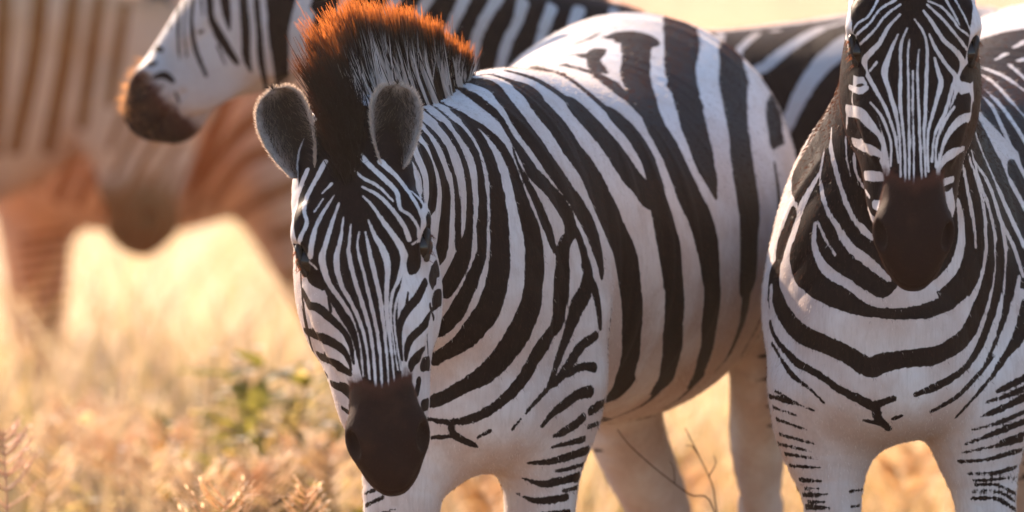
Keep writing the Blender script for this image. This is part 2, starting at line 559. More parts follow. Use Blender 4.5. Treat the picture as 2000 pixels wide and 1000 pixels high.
def fuzz(V, F, S, mz, parent, count, seed, length=.006, keep=None, short=None, tan=False):
    """short coat hair standing a little off the skin"""
    rng = np.random.default_rng(seed)
    N = normals(V, F)
    c = V[F].mean(1); n = N[F[:, 0]]
    view = c - CAM; view /= np.linalg.norm(view, axis=1)[:, None]
    f = (n * view).sum(1)
    area = np.linalg.norm(np.cross(V[F[:, 2]] - V[F[:, 0]], V[F[:, 3]] - V[F[:, 1]]), axis=1)
    wgt = area * (np.where(f < .25, 1, .1)) * (1 + 4 * np.exp(-(f / .22) ** 2)) * (c[:, 2] > .42)
    if keep is not None: wgt = wgt * keep(c)
    p = wgt / wgt.sum()
    pick = rng.choice(len(F), count, p=p)
    uv = rng.random((count, 2))
    q = F[pick]
    a, b = uv[:, :1], uv[:, 1:]
    root = V[q[:, 0]] * (1 - a) * (1 - b) + V[q[:, 1]] * a * (1 - b) + V[q[:, 2]] * a * b + V[q[:, 3]] * (1 - a) * b
    nn = n[pick]
    lie = np.array([.25, .15, -1.0]) + rng.normal(0, .25, (count, 3))
    lie -= nn * (lie * nn).sum(1)[:, None]; lie /= np.linalg.norm(lie, axis=1)[:, None] + 1e-9
    d = nn * (.28 + .30 * rng.random((count, 1))) + lie * .85; d /= np.linalg.norm(d, axis=1)[:, None]
    L = length * rng.uniform(.5, 1.3, count)
    if short is not None: L = L * short(root)
    s = S[q[:, 0]]; m = mz[q[:, 0]]
    dark = (s > rng.normal(0, .0006, count)) | (m > .5)
    col = np.where(dark[:, None], np.array([[.011, .0065, .006]]), np.array([[.64, .62, .61]]))
    col = np.where((m > .5)[:, None], np.array([[.020, .009, .007]]), col)
    if tan: col = np.where(dark[:, None], np.array([[.24, .085, .022]]), np.array([[.62, .34, .19]]))  # far coats: the haze tint carried into the fuzz
    col = col * rng.uniform(.8, 1.15, (count, 1))
    gl = np.where(dark[:, None], np.array([[.12, .04, .016]]), np.array([[.75, .62, .52]]))
    tone = np.repeat(col[:, None], 2, 1); glow = np.repeat(gl[:, None], 2, 1)
    o = strands('coat_hair', root - nn * .0006, d, L, np.full(count, .0008), tone, glow, parent, M_FUZZ, seg=1, seed=seed)
    tag(o, kind='stuff')
    return o

def ear(base, tip, face, width, parent, hairs=500, depth=.5):
    """cupped leaf-shaped ear, open side towards 'face'"""
    base, tip = np.array(base), np.array(tip)
    A = tip - base; L = np.linalg.norm(A); A /= L
    Fd = np.array(face, float); Fd = unit(Fd - A * (Fd @ A)); X = np.cross(A, Fd)
    nu, nv = 26, 17
    rng = np.random.default_rng(int(abs(tip[0]) * 1000))
    def prof(u): return width / 2 * (.50 + .50 * math.sin(min(1, u / .55) * math.pi / 2)) * (1 if u < .58 else math.sqrt(max(0, 1 - ((u - .58) / .42) ** 2.4)))
    rows_f, rows_b, tf, tb = [], [], [], []
    for i in range(nu):
        u = i / (nu - 1); wd = max(prof(u), .0006)
        for j in range(nv):
            v = -1 + 2 * j / (nv - 1)
            cup = depth * width * (1 - v * v) * (1 - .55 * u) * min(1, wd / (width * .35))
            lean = -.10 * L * u * u
            c = base + A * (L * u) + X * (wd * v * (1 - .12 * (1 - u))) + Fd * (-cup + lean)
            th = .0065 * (1 - .8 * abs(v) ** 6) * (1 - .6 * u)
            nrm = unit(Fd + X * (-1.1 * v))
            rows_f.append(c); rows_b.append(c - nrm * th)
            edge = max(abs(v) ** 3.5, (max(0, u - .80) / .20) ** 2)
            ins = np.array([.040, .025, .017]) + np.array([.20, .165, .14]) * (abs(v + .1) ** 2) * (.7 + .5 * math.sin(9 * u + 4 * v)) + np.array([.10, .08, .065]) * max(0, .35 - u) + rng.random() * .012
            tf.append(ins * (1 - edge) + np.array([.50, .44, .40]) * edge)
            bands = .5 + .5 * math.sin(u * 11)
            tb.append(np.array([.03, .018, .014]) * (1 - bands * .2) if u > .55 or bands < .5 else np.array([.5, .45, .42]))
    V = np.array(rows_f + rows_b); n = nu * nv
    Fq = []
    for i in range(nu - 1):
        for j in range(nv - 1):
            a = i * nv + j
            Fq.append((a, a + 1, a + nv + 1, a + nv)); Fq.append((n + a, n + a + nv, n + a + nv + 1, n + a + 1))
    for i in range(nu - 1):
        a = i * nv; Fq.append((a, a + nv, n + a + nv, n + a))
        a = i * nv + nv - 1; Fq.append((a, n + a, n + a + nv, a + nv))
    for j in range(nv - 1):
        a = j; Fq.append((a, n + a, n + a + 1, a + 1))
        a = (nu - 1) * nv + j; Fq.append((a, a + 1, n + a + 1, n + a))
    o = put_mesh('ear', V, np.array(Fq), M_EAR, parent)
    one = np.ones((2 * n, 1))
    attr(o, 'tone', np.concatenate([np.array(tf + tb), one], 1), 'FLOAT_COLOR')
    tt = np.array(tf + tb); attr(o, 'glow', np.concatenate([np.clip(tt - .12, 0, 1) * 1.2 + np.array([.012, .004, .002]), one], 1), 'FLOAT_COLOR')
    # hair lining the rim and the cup
    m = hairs
    ui = rng.random(m); side = rng.choice([-1, 1], m); vj = np.where(rng.random(m) < .55, side * (1 - .06 * rng.random(m)), rng.uniform(-.85, .85, m))
    roots, dirs, tone, glow, ln = [], [], [], [], []
    for u, v in zip(ui, vj):
        fu = u * (nu - 1); i0 = min(nu - 2, int(fu)); fv = (v + 1) / 2 * (nv - 1); j0 = min(nv - 2, int(fv))
        a_, b_ = fu - i0, fv - j0
        g4 = lambda I, J: V[I * nv + J]
        p = (g4(i0, j0) * (1 - b_) + g4(i0, j0 + 1) * b_) * (1 - a_) + (g4(i0 + 1, j0) * (1 - b_) + g4(i0 + 1, j0 + 1) * b_) * a_
        rim = abs(v) > .9
        if rim:
            d = unit(A * .9 + X * v * .7 + Fd * .15 + rng.normal(0, .3, 3)); c = np.array([.66, .58, .51]) * rng.uniform(.7, 1.1); ln.append(rng.uniform(.004, .009))
        else:
            d = unit(A * .9 - X * v * .5 + Fd * .30 + rng.normal(0, .3, 3)); c = (np.array([.27, .205, .16]) if rng.random() < .10 + .45 * abs(v) ** 2 else np.array([.036, .021, .014])) * rng.uniform(.6, 1.2); ln.append(rng.uniform(.005, .015))
        roots.append(p); dirs.append(d); tone.append([c * .8, c]); glow.append([c * .5, c * .8 + np.array([.55, .36, .20]) * rim])  # rim hairs take extra glow colour for a backlit ear edge
    t = strands('ear_hair', np.array(roots), np.array(dirs), np.array(ln), np.full(m, .0008), np.array(tone), np.array(glow), o, M_HAIR, seg=1, seed=3)
    tag(t, kind='stuff')
    return o

def ball(name, c, r, ax, mat, parent, nu=20, nv=14):
    V, F = [], []
    for i in range(nv + 1):
        th = math.pi * i / nv
        for j in range(nu):
            ph = 2 * math.pi * j / nu
            q = np.array([math.sin(th) * math.cos(ph), math.sin(th) * math.sin(ph), math.cos(th)]) * r
            V.append(np.array(c) + q @ ax)
    for i in range(nv):
        for j in range(nu):
            F.append((i * nu + j, (i + 1) * nu + j, (i + 1) * nu + (j + 1) % nu, i * nu + (j + 1) % nu))
    return put_mesh(name, V, np.array(F), mat, parent)

def eyes(hf, parent, only=(-1, 1)):
    k = hf.k
    for g in only:
        c = hf.at(g * .0790, .043, .196)
        e = ball('eye', c, np.array((.0175, .0175, .0195)) * k, hf.ax(), M_EYE, parent)
        # upper lid: a bent ridge over the ball, with lashes
        pts = []
        for q in np.linspace(-1, 1, 9):
            a = q * 1.15
            pts.append((hf.at(g * (.0910 - .006 * q * q), .059 - .012 * q * q - .003, .196 - .013 * (1 - q * q) + q * .020), .0052 * k, .0052 * k, .0052 * k))
        sw = Sweep(pts, hf.D, k=.01, n=2)
        V, F = surface_net([sw], .003)
        V = settle([sw], V, F, 2, .4)
        put_mesh('eyelid', V, F, M_LID, e)
        rng = np.random.default_rng(5); m = 34
        qq = rng.uniform(-1, 1, m)
        rt = np.array([hf.at(g * (.093 - .006 * q * q), .059 - .012 * q * q, .200 - .013 * (1 - q * q) + q * .020) for q in qq])
        dr = np.array([unit(hf.X * g * .9 + hf.S * .5 + hf.D * .3 + rng.normal(0, .25, 3)) for q in qq])
        col = np.tile(np.array([.02, .012, .01]), (m, 3, 1)); gl = np.tile(np.array([.3, .1, .04]), (m, 3, 1))
        la = strands('eyelash', rt, dr, rng.uniform(.006, .014, m) * k, np.full(m, .0009), col, gl, e, M_HAIR, bend=np.tile(hf.S * .4, (m, 1)), seg=2)
        tag(la, kind='stuff')

def muzzle_mask(hf, V, s0=.345, back=.09, soft=.035):
    x, d, s = hf.loc(V)
    edge = s0 + .010 * np.cos(np.clip(x / .045, -1, 1) * np.pi) * (d > 0) + back * np.clip((.028 - d) / .05, 0, 1)
    m = .5 + (s - edge) / soft
    inside = (np.abs(x) < .14) & (d < .14) & (d > -.14) & (s > .2) & (s < .62)
    return np.where(inside, np.clip(m, 0, 1), 0)

def zebra(label, base, prims, hf, ops, h=.016, levels=2, extra_head=True, muz=(.345, .09), axis=(0, 1, 0), fz=50000, seed=1, dust=None, fur=.006, coat=None):
    root = empty('zebra', base)
    tag(root, label, 'zebra', 'zebras standing in the dry grass')
    inv = -np.array(base, float)
    V, F, coarse = grow(prims, h, levels)
    if extra_head:                                   # a finer skin where the stripes are narrow
        c = V[F].mean(1); x, d, t = hf.loc(c)
        m = (np.abs(x) < .13) & (d > -.16) & (d < .14) & (t > -.02) & (t < .60)
        V, F = split_some(V, F, m)
        fresh = V[:, 0] == V[:, 0]
        N = normals(V, F); mv = np.zeros(len(V), bool); mv[F[len(F) - 4 * m.sum():].ravel()] = True
        keepv = np.zeros(len(V), bool); keepv[F[:len(F) - 4 * m.sum()].ravel()] = True
        V = np.where((mv & ~keepv & ~HANG)[:, None], V - N * field(prims, V)[:, None] * .9, V)
    N = normals(V, F)
    S, near, bvh = paint(V, coarse, ops)
    S = hidden_side(V, N, S, near, axis, np.array(base, float))
    mz = muzzle_mask(hf, V, *muz) if hf else np.zeros(len(V))
    dm = np.clip((1.12 - V[:, 2]) / .45, 0, 1) * .65  # dirt low on the coat, plus warm ground bounce painted in
    o = put_mesh('body', V, F, coat or M_COAT, root)
    x, d, t = hf.loc(V); hd = (np.abs(x) < .13) & (d > -.17) & (d < .15) & (t > .0) & (t < .62)
    attr(o, 'ragged', np.where(hd, .7, 1.6)); attr(o, 'stripe', S); attr(o, 'muzzle', mz); attr(o, 'dust', dm)
    hv = V[:, 2] < .05
    o.data.materials.append(M_HOOF)
    fm = (V[F][:, :, 2].mean(1) < .052).astype(np.int32)
    o.data.polygons.foreach_set('material_index', fm)
    def short(X):
        x, d, t = hf.loc(X)
        return np.where((np.abs(x) < .13) & (d > -.17) & (d < .15) & (t > .0) & (t < .62), .5, 1.)
    if fz: fuzz(V, F, S, mz, o, fz, seed, fur, short=short, tan=coat is M_COAT_HAZED)
    return root, o, V, bvh

def adopt(root):
    """parts were built in world space: keep them there under a root that stands at the thing's base"""
    off = root.location.copy()
    for o in bpy.data.objects:
        if o.parent is root: o.matrix_parent_inverse = Matrix.Translation(-off)

def beard(hf, parent, n, seed, L=.03):
    """fine backlit hairs round the lips and chin"""
    rng = np.random.default_rng(seed)
    a = rng.uniform(-math.pi, math.pi, n); s = .535 - .09 * rng.random(n) ** 1.5
    rt, dr = [], []
    for q, t in zip(a, s):
        i = np.searchsorted([r[0] for r in HEAD], t) - 1
        _, wd, bt, bb = HEAD[min(i, len(HEAD) - 1)]
        x, d = math.sin(q) * wd * .96, math.cos(q) * (bt if math.cos(q) > 0 else bb) * .96
        rt.append(hf.at(x, d, t)); dr.append(unit(hf.X * math.sin(q) + hf.D * math.cos(q) + hf.S * rng.uniform(.2, 1.1) + rng.normal(0, .3, 3)))
    tone = np.tile(np.array([.22, .12, .07]), (n, 3, 1)); glow = np.tile(np.array([.9, .45, .18]), (n, 3, 1))
    o = strands('whiskers', np.array(rt), np.array(dr), L * rng.uniform(.3, 1.2, n), np.full(n, .0006), tone, glow, parent, M_HAIR, seg=2, seed=seed)
    tag(o, kind='stuff')
# ------------------------------------------------------------------ zebra with lowered head
LA = (.93, -.37, 0)
def trunkA(dx=0, dy=0, dY=0):
    q = lambda x, y, Y: P(x + dx, y + dy, Y + dY)
    return Sweep([(q(915, 620, -.00), .130, .17, .17), (q(965, 530, .16), .170, .29, .25), (q(1100, 505, .50), .262, .292, .262),
                  (q(1185, 470, .75), .285, .315, .285), (q(1240, 378, 1.00), .272, .297, .27), (q(1275, 372, 1.16), .215, .235, .25)], LA, k=.06, n=5, cap=.12)

hfA = HeadFrame(P(682, 268, -.28), P(769, 946, -.46), (0, -1, .26), 1.06)
pA = [trunkA()]
pA.append(Sweep([(P(700, 335, -.26), .070, .075, .10), (P(745, 350, -.18), .085, .105, .15), (P(820, 385, -.06), .108, .150, .20),
                 (P(895, 425, .06), .130, .195, .23), (P(965, 450, .22), .150, .215, .22)], (1, -.1, 0), k=.07))
# shoulder blades and forelegs
pA.append(Sweep([(P(1035, 330, .22), .06), (P(1078, 520, .12), .085), (P(1082, 680, .08), .080), (P(1072, 790, .07), .070)], (1, 0, 0), k=.03))
pA.append(Sweep([(P(880, 360, .12), .06), (P(800, 560, .05), .080), (P(800, 700, .0), .078), (P(805, 790, .0), .075)], (1, 0, 0), k=.03))
kR = P(1055, 965, .05); kL = P(786, 965, -.03)
pA.append(leg([(P(1075, 760, .09), .074, .10, .08), (P(1062, 870, .06), .066, .085, .072), (kR, .0555, .064, .058)] + to_ground(kR), k=.045))
pA.append(leg([(P(818, 770, .03), .080, .10, .08), (P(812, 870, .0), .078, .085, .074), (kL, .060, .064, .058)] + to_ground(kL), k=.045))
pA.append(blob(P(935, 800, .0), (.12, .10, .09), k=.06))                     # brisket
# hind legs
h1 = P(1290, 1000, 1.06); h2 = P(1487, 1000, 1.10)
pA.append(leg([(P(1215, 600, .95), .10, .14, .14), (P(1210, 740, .90), .075, .11, .10), (P(1222, 840, .92), .062, .08, .075), (h1, .050, .06, .05)] + to_ground(h1, False), k=.05))
pA.append(leg([(P(1430, 480, 1.0), .11, .16, .15), (P(1462, 620, .97), .060, .12, .12), (P(1478, 725, .98), .044, .09, .09), (P(1480, 870, 1.05), .045, .065, .055), (h2, .028, .04, .034)] + to_ground(h2, False), k=.05))
# tail
pA.append(Sweep([(P(1330, 130, 1.24), .045), (P(1350, 200, 1.34), .035), (P(1352, 400, 1.38), .026), (P(1345, 640, 1.36), .022)], (1, 0, 0), k=.04))
pA += hfA.prims()

K, W_ = 'k', 'w'
def k(*p): return ('k', list(p))
def wl(*p): return ('w', list(p))
opsA = [
 # barrel and rump
 k((1515,186,12),(1513,230,40),(1507,285,8)),
 k((1424,75,38),(1431,122,47),(1432,176,46),(1437,226,36),(1445,270,34),(1454,340,38),(1461,400,37),(1463,450,31),(1460,560,27),(1449,631,20),(1425,690,9),(1400,722,4)),
 k((1513,320,8),(1522,400,16),(1515,500,16),(1503,570,11),(1482,630,9),(1450,690,4)),
 k((1329,45,58),(1331,85,60),(1328,130,54),(1335,172,48),(1343,198,43),(1359,260,43),(1372,310,33),(1383,340,24),(1397,383,5)),
 k((1183,72,10),(1215,70,28),(1239,78,50),(1243,110,50),(1242,150,50),(1256,190,38),(1275,232,30),(1290,262,34),(1315,310,34),(1345,380,40),(1372,440,42),(1385,500,36),(1391,560,28),(1388,620,27),(1380,681,21),(1358,745,14),(1325,780,8),(1290,800,4)),
 k((1100,127,7),(1140,137,14),(1175,150,20),(1200,170,19),(1219,189,17),(1245,215,17),(1268,236,22)),
 k((1168,98,29),(1160,119,25),(1172,140,22)),
 k((1108,110,4),(1130,106,5),(1150,110,14)),
 k((1120,88,3),(1145,78,4),(1170,66,3)),
 k((1000,118,6),(1030,80,8),(1065,52,8),(1110,35,5)),
 k((1035,131,5),(1057,136,13),(1104,150,17),(1146,180,19),(1188,217,20),(1230,256,22),(1258,298,24),(1275,340,24),(1285,390,30),(1297,440,36),(1308,490,38),(1316,560,34),(1316,630,33),(1311,697,30),(1297,745,22),(1270,780,14),(1230,803,9),(1150,833,8)),
 k((990,138,8),(1040,152,18),(1076,172,20),(1116,203,22),(1152,239,26),(1186,278,28),(1230,340,32),(1262,380,30),(1285,402,30)),
 k((930,148,6),(960,146,8),(1000,160,18),(1030,178,24),(1057,211,28),(1090,250,30),(1118,292,32),(1152,340,34),(1177,395,36),(1200,445,38),(1222,500,40),(1232,560,36),(1235,615,34),(1231,690,32),(1215,752,26),(1186,781,16),(1153,803,14)),
 # shoulder
 k((912,160,8),(924,157,11),(962,170,18),(991,204,20),(1020,247,24),(1049,285,24),(1075,324,24),(1094,352,24),(1108,371,24),(1136,413,24),(1158,460,20),(1172,514,12),(1175,542,5)),
 k((900,172,12),(929,192,12),(958,214,13),(979,235,9),(996,264,9),(1017,297,14),(1035,326,18),(1043,340,20),(1080,379,22),(1108,421,22),(1113,455,20),(1100,490,22),(1097,560,26),(1091,620,21),(1080,645,20),(1069,660,21),(1046,695,21),(1021,740,20),(982,782,17),(934,813,15),(884,824,12),(862,822,6)),
 k((1118,440,14),(1130,462,11),(1142,500,12),(1149,540,18),(1140,576,26),(1127,600,26),(1110,650,16),(1092,698,10),(1080,734,8),(1069,760,9),(1041,790,6),(1013,824,4),(1001,838,3)),
 k((1140,520,10),(1160,560,12),(1170,610,9),(1172,640,5)),
 k((1002,290,5),(1012,320,5),(1024,345,7),(1049,396,14),(1069,446,14),(1083,484,11),(1097,500,18)),
 k((857,199,13),(883,212,9),(914,233,10),(943,250,9),(972,278,13),(991,307,15),(1004,340,15),(1021,396,22),(1038,452,30),(1044,508,33),(1041,564,32),(1035,600,36),(1010,656,40),(987,690,38),(957,723,34),(912,751,26),(870,774,22),(827,792,20)),
 k((883,216,8),(914,242,12),(936,269,15),(953,302,18),(962,331,20),(966,345,21),(973,396,27),(976,452,32),(976,508,36),(971,550,38),(955,600,42),(923,648,38),(892,677,28),(856,697,22),(826,713,20)),
 k((818,194,8),(852,211,9),(883,238,11),(910,269,13),(929,302,12),(938,340,11),(943,396,15),(941,452,16),(941,494,18),(926,536,22),(912,570,26),(890,612,28),(850,657,20)),
 k((820,208,7),(859,240,9),(883,269,8),(900,300,8),(912,338,9),(918,396,12),(915,452,14),(905,495,26),(892,530,30),(870,566,28),(846,592,20)),
 k((820,233,6),(850,264,7),(869,293,8),(880,324,7),(889,355,7),(895,410,10),(895,470,12),(903,498,20)),
 k((818,252,7),(838,278,9),(852,310,10),(863,340,11),(871,380,14),(867,452,18),(860,500,22),(843,545,18)),
 k((812,272,9),(828,300,13),(842,335,13),(846,382,14),(838,430,14),(834,460,8)),
 k((800,302,14),(815,325,10),(824,350,8),(826,385,7),(822,405,5)),
 k((796,324,5),(806,345,5),(811,375,4)),
 # chest and foreleg
 k((836,818,6),(862,824,7),(880,826,10),(884,846,12),(912,863,10),(931,872,6)),
 k((845,855,5),(881,852,7)), k((957,841,5),(934,855,4)),
 k((1163,656,14),(1136,675,16),(1116,706,14),(1094,737,14),(1074,757,6)),
 k((1161,718,18),(1136,716,12),(1110,730,12)),
 k((1152,765,22),(1130,770,18),(1102,790,14),(1080,807,10),(1058,832,5)),
 k((1140,815,12),(1119,832,14),(1097,845,12),(1080,852,5)),
 k((1146,880,15),(1076,901,10),(1032,904,4)), k((1146,926,15),(1065,945,12),(1021,934,4)),
 k((1146,963,13),(1054,978,10),(1010,964,4)), k((1146,996,10),(1060,1006,8)),
 k((1146,1036,13),(1054,1048,10),(1010,1040,4)), k((1146,1071,13),(1054,1080,10),(1010,1074,4)),
 k((1140,858,10),(1100,868,8),(1075,874,3)), k((1146,905,9),(1108,916,6),(1085,920,3)), k((1146,948,8),(1100,958,6)), k((716,905,4),(745,896,3)), k((706,966,5),(738,955,5)), k((706,992,6),(748,971,5)), k((740,1004,5),(772,994,4)), k((706,935,3),(722,927,4)),
 k((1150,879,8),(1176,880,3)), k((1522,690,5),(1483,697,3)), k((1528,738,6),(1478,742,3)), k((1530,790,6),(1498,794,3)), k((1532,828,6),(1498,832,3)),
 # head: dark ground of forehead and face, then the white lines
 k((695,300,250),(697,430,250)), k((700,450,200),(704,520,170),(714,580,130),(730,640,96),(741,700,86),(748,745,80)),
 wl((585,560,14),(600,575,16),(625,590,22),(640,600,18)), wl((826,530,10),(820,548,24),(806,565,14)),
 wl((590,590,10),(605,625,30),(640,645,24),(665,665,10)), wl((840,575,10),(825,605,22),(808,625,18),(795,650,12)),
 k((592,571,6),(605,595,11),(622,602,15),(648,624,13),(670,646,10),(684,672,8),(691,710,4)),
 k((610,653,12),(636,662,16),(665,679,13),(679,698,8),(686,722,4)),
 k((637,701,10),(660,714,14),(684,729,9)), k((668,757,14),(681,766,18),(690,779,10)), k((684,808,5),(694,823,6)),
 k((587,528,6),(590,576,5),(598,629,8),(610,684,6),(629,717,6)), k((577,480,8),(579,530,3)),
 k((831,550,10),(814,583,14),(794,607,14),(782,634,11),(780,662,8),(785,703,4)), k((797,571,3),(794,600,6)),
 k((840,614,8),(826,638,12),(802,662,13),(794,686,9),(793,703,4)), k((830,679,8),(816,696,14),(805,709,14),(803,718,8)),
 k((818,744,8),(815,766,7)), k((840,598,4),(847,622,4)), k((834,655,4),(836,690,4)),
 k((594,645,8),(606,650,11),(616,655,12)), k((618,690,7),(632,699,10),(645,704,11)), k((646,748,8),(660,755,12),(675,761,15)), k((668,796,5),(680,806,6),(690,814,6)), k((590,600,4),(600,650,5),(618,700,6),(640,735,5)),
 wl((600,333,8),(590,357,9),(578,393,7),(569,436,8),(564,462,8),(570,490,5)),
 wl((635,316,10),(619,347,9),(600,383,8),(594,410,8),(599,436,8),(588,462,8),(582,491,7)),
 wl((648,359,6),(629,378,3)), wl((631,388,3),(614,414,3)),
 wl((653,381,3),(634,410,6),(619,438,8),(610,470,10),(607,501,10)),
 wl((662,397,3),(648,438,8),(634,484,11),(629,505,14),(633,528,12),(646,559,10),(667,588,9),(684,617,8),(698,657,6),(706,700,5),(709,735,3)),
 wl((671,424,3),(665,467,8),(657,512,12),(667,557,9),(684,588,8),(703,629,7),(716,680,6),(722,740,4)),
 wl((685,438,3),(682,477,7),(681,494,9),(689,533,9),(706,588,8),(722,643,7),(730,700,6),(734,755,4)),
 wl((702,453,4),(698,477,5),(704,510,6),(712,540,7),(725,595,7),(737,650,7),(743,700,6),(746,760,4)),
 wl((714,453,4),(719,479,8),(726,510,10),(732,535,10),(742,581,8),(750,640,7),(756,700,6),(759,758,4)),
 wl((719,429,3),(732,460,9),(746,484,13),(756,510,14),(757,530,12),(755,571,9),(756,614,8),(762,665,7),(768,720,5),(770,745,3)),
 wl((709,383,3),(727,402,6),(751,436,9),(777,472,12),(789,496,15),(788,515,14),(780,542,9),(766,576,6),(763,614,5),(768,662,4),(777,722,3)),
 wl((789,552,4),(775,586,4),(770,624,4),(775,672,4),(783,722,3)),
 wl((708,365,4),(741,383,7),(770,414,9),(790,443,10),(799,468,10)),
 wl((689,328,4),(708,347,6),(739,364,6),(768,393,3)),
 wl((701,300,13),(722,323,10),(751,350,10),(775,376,9),(782,407,8),(801,421,7),(816,443,7),(817,462,6)),
 wl((744,316,12),(775,345,8),(799,376,7),(816,405,6),(827,434,5)), wl((804,374,3),(823,393,4),(830,414,4)),
 k((646,586,5),(665,605,6),(686,629,5),(698,667,4),(703,715,3)), k((641,581,3),(646,607,5)),
 k((578,512,9),(600,520,18),(614,538,24),(630,560,12)), k((825,472,5),(812,490,18),(808,515,24),(803,528,14)),
 wl((827,460,4),(806,477,4)), wl((576,500,4),(600,507,4),(619,525,3)),
]
zA, bodyA, VA, bvhA = zebra('zebra with lowered head, rust-tipped upright mane and both round ears turned forward', (P(950, 500, .15)[0], .15, 0), pA, hfA, opsA, axis=(.37, .93, 0), fz=FUZZ_N, seed=1, muz=(.392, .070, .06))
eyes(hfA, zA)
e1 = ear(P(592, 338, -.36), P(526, 174, -.33), (-.42, -1, .1), .088, zA, 4200)
e2 = ear(P(768, 325, -.37), P(779, 160, -.33), (.22, -1, .1), .078, zA, 4200)

def mane(curve, tipdir, lens, spread, count, parent, bands, seed, width=.0026, root_dark=.5, tipcol=(.035, .010, .005), wh=.66):
    """curve: crest points with t in 0..1; tipdir(t), lens(t); bands: list of (t0, t1) that are white at the root"""
    rng = np.random.default_rng(seed)
    C = crom(curve, 12)
    seglen = np.linalg.norm(np.diff(C, axis=0), axis=1); cum = np.append(0, np.cumsum(seglen)); cum /= cum[-1]
    t = rng.random(count)
    root = np.stack([np.interp(t, cum, C[:, i]) for i in range(3)], 1)
    Tn = np.stack([np.interp(np.clip(t + .02, 0, 1), cum, C[:, i]) - np.interp(np.clip(t - .02, 0, 1), cum, C[:, i]) for i in range(3)], 1)
    Tn /= np.linalg.norm(Tn, axis=1)[:, None]
    d = np.array([unit(tipdir(q)) for q in t])
    sd_ = np.cross(Tn, d); sd_ /= np.linalg.norm(sd_, axis=1)[:, None] + 1e-9
    off = rng.normal(0, 1, count)
    # locks: hairs of one lock run together towards a shared tip
    nb = 64
    lock = (t * nb).astype(int) * 3 + np.clip(np.round(off), -1, 1).astype(int) + 1
    r2 = np.random.default_rng(seed + 9)
    ltip = r2.normal(0, 1, (nb * 3 + 6, 3)); ll = r2.uniform(.80, 1.10, nb * 3 + 6)
    root = root + sd_ * (off * spread(t) * .55)[:, None] - d * .012
    L = lens(t) * ll[lock] * (1 - .42 * rng.random(count) ** 2.2) + .012
    tc = ((t * nb).astype(int) + .5) / nb
    rc = np.stack([np.interp(tc, cum, C[:, i]) for i in range(3)], 1) + sd_ * (np.clip(np.round(off), -1, 1) * spread(t) * .8)[:, None]
    tipp = rc + d * L[:, None] + Tn * (ltip[lock, 0] * .10 * L)[:, None] + sd_ * (ltip[lock, 1] * .05 * L)[:, None] + rng.normal(0, .0045, (count, 3))
    free = rng.random(count) < .12
    tipp[free] += rng.normal(0, .012, (int(free.sum()), 3))
    d = tipp - root; L = np.linalg.norm(d, axis=1); d /= L[:, None]
    white = np.zeros(count, bool)
    for a, b in bands: white |= (t + rng.normal(0, .004, count) > a) & (t + rng.normal(0, .004, count) < b)
    rel = (np.clip((L / (lens(t) * 1.0 + .012) - .80) / .2, 0, 1) * np.clip(.05 + (t - .12) / .14, .05, 1))[:, None]
    seg = 5
    tone = np.zeros((count, seg + 1, 3)); glow = np.zeros_like(tone)
    wl_ = wh * rng.uniform(.8, 1.2, count)
    for i in range(seg + 1):
        s = i / seg
        base = np.where(white[:, None] & (s < wl_)[:, None], np.array([[.58, .54, .53]]), np.array([[.020, .011, .009]]))
        f = np.clip((s - .78) / .22, 0, 1) ** 1.2
        tone[:, i] = base * (1 - f * rel) + np.array(tipcol) * f * rel
        g0 = np.where(white[:, None] & (s < wl_)[:, None], np.array([[.6, .5, .42]]), np.array([[.010, .003, .002]]))
        glow[:, i] = g0 * (1 - f * rel) + np.array([.85, .25, .05]) * f * rel  # backlit fringe put into the outer tips' colour, inner hairs kept dark
    bend = rng.normal(0, .03, (count, 3))
    o = strands('mane', root, d, L, np.full(count, width) * rng.uniform(.7, 1.2, count), tone, glow, parent, M_HAIR, bend=bend, seg=seg, seed=seed)
    return o

curA = [P(668, 330, -.335), P(680, 280, -.30), P(700, 240, -.25), P(745, 212, -.19), P(815, 195, -.07), P(870, 182, .04), P(912, 160, .14)]
def tdA(t):
    a = np.interp(t, [0, .2, .45, .7, 1.0], [-20, -24, -20, -13, -8])
    y = np.interp(t, [0, .25, .6, 1], [-.05, -.10, -.12, -.25])
    return (math.sin(R(a)), y, math.cos(R(a)))
lnA = lambda t: np.interp(t, [0, .12, .35, .6, .8, .93, 1], [.05, .120, .152, .130, .088, .050, .022])
mane(curA, tdA, lnA, lambda t: np.interp(t, [0, .15, .3, 1], [.020, .022, .017, .012]), 16000, zA,
     [(.185, .215), (.235, .275), (.295, .33), (.35, .39), (.41, .44), (.465, .50), (.53, .56), (.60, .65), (.70, .75), (.81, .87), (.90, .92)], 4)
def forelock(bvh, px, count, parent, seed, lean):
    """dark hair lying between the ears"""
    rng = np.random.default_rng(seed); rt, dr = [], []
    while len(rt) < count:
        f = rng.random() ** 1.6; y = px[1] + (px[3] - px[1]) * f * rng.uniform(.85, 1.25); x = rng.normal(px[0] + 10 * f, px[2] * (1 - .55 * f))
        d = unit(FW + RT * (x - 1000.0) / FPX + UP * (500.0 - y) / FPX)
        r = bvh.ray_cast(Vector(CAM), Vector(d))
        if r[0] is None: continue
        n = np.array(r[1]); rt.append(np.array(r[0]) - n * .002); dr.append(unit(n * .5 + np.array(lean) + rng.normal(0, .22, 3)))
    c = np.tile(np.array([.012, .007, .006]), (count, 4, 1)); c[:, 3] = (.018, .009, .007); g = np.tile(np.array([.02, .008, .004]), (count, 4, 1)); g[:, 3] = (.03, .010, .004)
    o = strands('forelock', np.array(rt), np.array(dr), rng.uniform(.018, .05, count), np.full(count, .0020), c, g, parent, M_HAIR, bend=rng.normal(0, .15, (count, 3)), seg=3, seed=seed)
forelock(bvhA, (668, 215, 22, 335), 2600, zA, 17, (-.25, -.1, .9))
